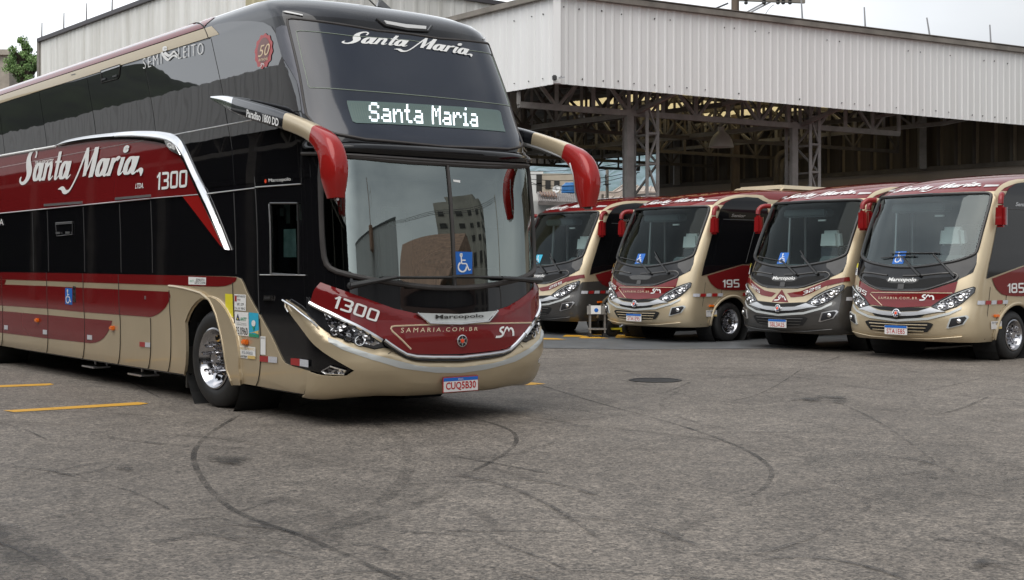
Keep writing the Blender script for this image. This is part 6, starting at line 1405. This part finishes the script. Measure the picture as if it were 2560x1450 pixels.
# right-hand street side: warehouse wall, tile-roofed hall, apartment tower
wh = empty('warehouse', (24, -2, 0)); tag(wh, 'grey corrugated warehouse across the yard, to the right of the camera', 'building')
into(cladding('wall', (13, -30, 0), (20, -2, 0), 0, (7.5, 7.5), M['cladmid'], pitch=.35), wh)
into(MB().bar((13, -30, 7.5), (20, -2, 7.5), .3, .2).build('roof_edge', M['trim']), wh); into(cladding('side_wall', (20, -2, 0), (24, -14, 0), 0, 7.5, M['cladgrey'], pitch=.35), wh)
hall = empty('tile_roofed_hall', (40, -7, 0)); tag(hall, 'long hall with an orange tile roof right of the warehouse', 'building')
into(MB().box((44, -7, 2.9), (12, 15, 5.8)).build('wall', mat('grey_render', (.17, .16, .145), .9, var=(.5, .3))), hall)
into(MB().add([(37.4, .8, 5.8), (50.6, .8, 5.8), (50.6, -14.8, 5.8), (37.4, -14.8, 5.8), (44, .8, 9.3), (44, -14.8, 9.3)], [(0, 1, 4), (1, 2, 5, 4), (2, 3, 5), (3, 0, 4, 5), (3, 2, 1, 0)]).build('roof', M['tile']), hall)
tw = empty('apartment_tower', (88, -8, 0)); tag(tw, 'brown apartment tower rising behind the tile-roofed hall', 'building')
into(MB().box((88, -8, 12), (12, 13, 24)).box((88, -8, 25.2), (7, 7, 2.5)).build('wall', mat('tower_concrete', (.24, .22, .19), .9, var=(.3, .25))), tw)
for s in (0, 1, 2, 3):
    W = MB()
    for fl_ in range(7): W.box((83.5 + s * 3, -1.45, 2.5 + fl_ * 3), (1.4, .2, 1.3)); W.box((81.95, -12.8 + s * 3.2, 2.5 + fl_ * 3), (.2, 1.4, 1.3))
    into(W.build('window', M['seam']), tw)
rd = MB(); rd.bar((16.7, -12, 7.5), (16.7, -12, 14), .2); [rd.bar((18, -12.6 + k, 10), (18, -12.6 + k, 12.5), .05) for k in (0, 1.2)]; rd.bar((18, -12.6, 12), (18, -11.4, 12), .05)
o = rd.box((16.7, -12, 6.7), (1.4, 1.4, 2.2)).build('roof_mast', M['brick']); tag(o, 'mast on a small brick hut above the warehouse roof', 'mast')
# ------------------------------------------------------------------ vehicles
build_coach()
build_minibus('185', 'STA1E85', 'minibus 185 with champagne bumper, nearest the right edge', 'A')
build_minibus('325', 'SBL3A25', 'minibus 325 with grey bumper and monogram triangle, between 195 and 185', 'B')
build_minibus('195', 'STA1E95', 'minibus 195 with champagne bumper beside the first shed column', 'A', maker=False, ftag='orange', ac=True)
build_minibus('255', '', 'minibus 255 with grey bumper, half hidden behind the coach', 'B', ftag=None)
# trolley and dollies between 255 and 195
gx, gy = gnd(1490, 843)
tr = empty('tool_trolley', (gx, gy, 0)); tr.scale = (.78, .78, .78); tag(tr, 'grey tool trolley with a white printed sheet beside minibus 195', 'trolley')
T = MB(); [T.bar((x, y, .12), (x, y, .86), .035) for x in (-.16, .22) for y in (-.2, .2)]; T.box((.03, 0, .62), (.46, .46, .03)).box((.03, 0, .22), (.46, .46, .03)); T.build('frame', M['steel'], tr)
MB().box((-.02, -.24, .72), (.46, .03, .22)).build('drawer', M['steel'], tr); MB().box((-.02, -.262, .73), (.26, .01, .22)).build('printed_sheet', M['white'], tr); MB().lathe([(.055, 0), (.05, .004), (0, .004)], (-.01, -.27, .72), (0, -1, 0), 16).build('round_mark', M['blue'], tr)
for x in (-.16, .22):
    for y in (-.2, .2): MB().lathe([(.06, -.02), (.06, .02), (0, .02)], (x, y, .06), (0, 1, 0), 14).lathe([(.06, .02), (.06, -.02), (0, -.02)], (x, y, .06), (0, 1, 0), 14).build('castor', M['rubber'], tr)
gx, gy = gnd(1552, 842); dl = empty('hand_truck', (gx, gy, 0)); tag(dl, 'low yellow hand truck on two black wheels in front of minibus 195', 'hand truck')
for s in (-1, 1): MB().lathe([(.07, .04), (.13, .05), (.165, .03), (.165, -.03), (.13, -.05), (.07, -.04)], (s * .18, 0, .165), (.5, -1, 0), 24).build('wheel', M['rubber'], dl, smooth=True)
MB().bar((-.2, 0, .165), (.2, .05, .165), .04).bar((0, 0, .12), (.45, .1, .06), .08, .03).bar((.1, 0, .2), (.3, .5, .25), .05).build('frame', M['yellow'], dl)
# warning notice on the column
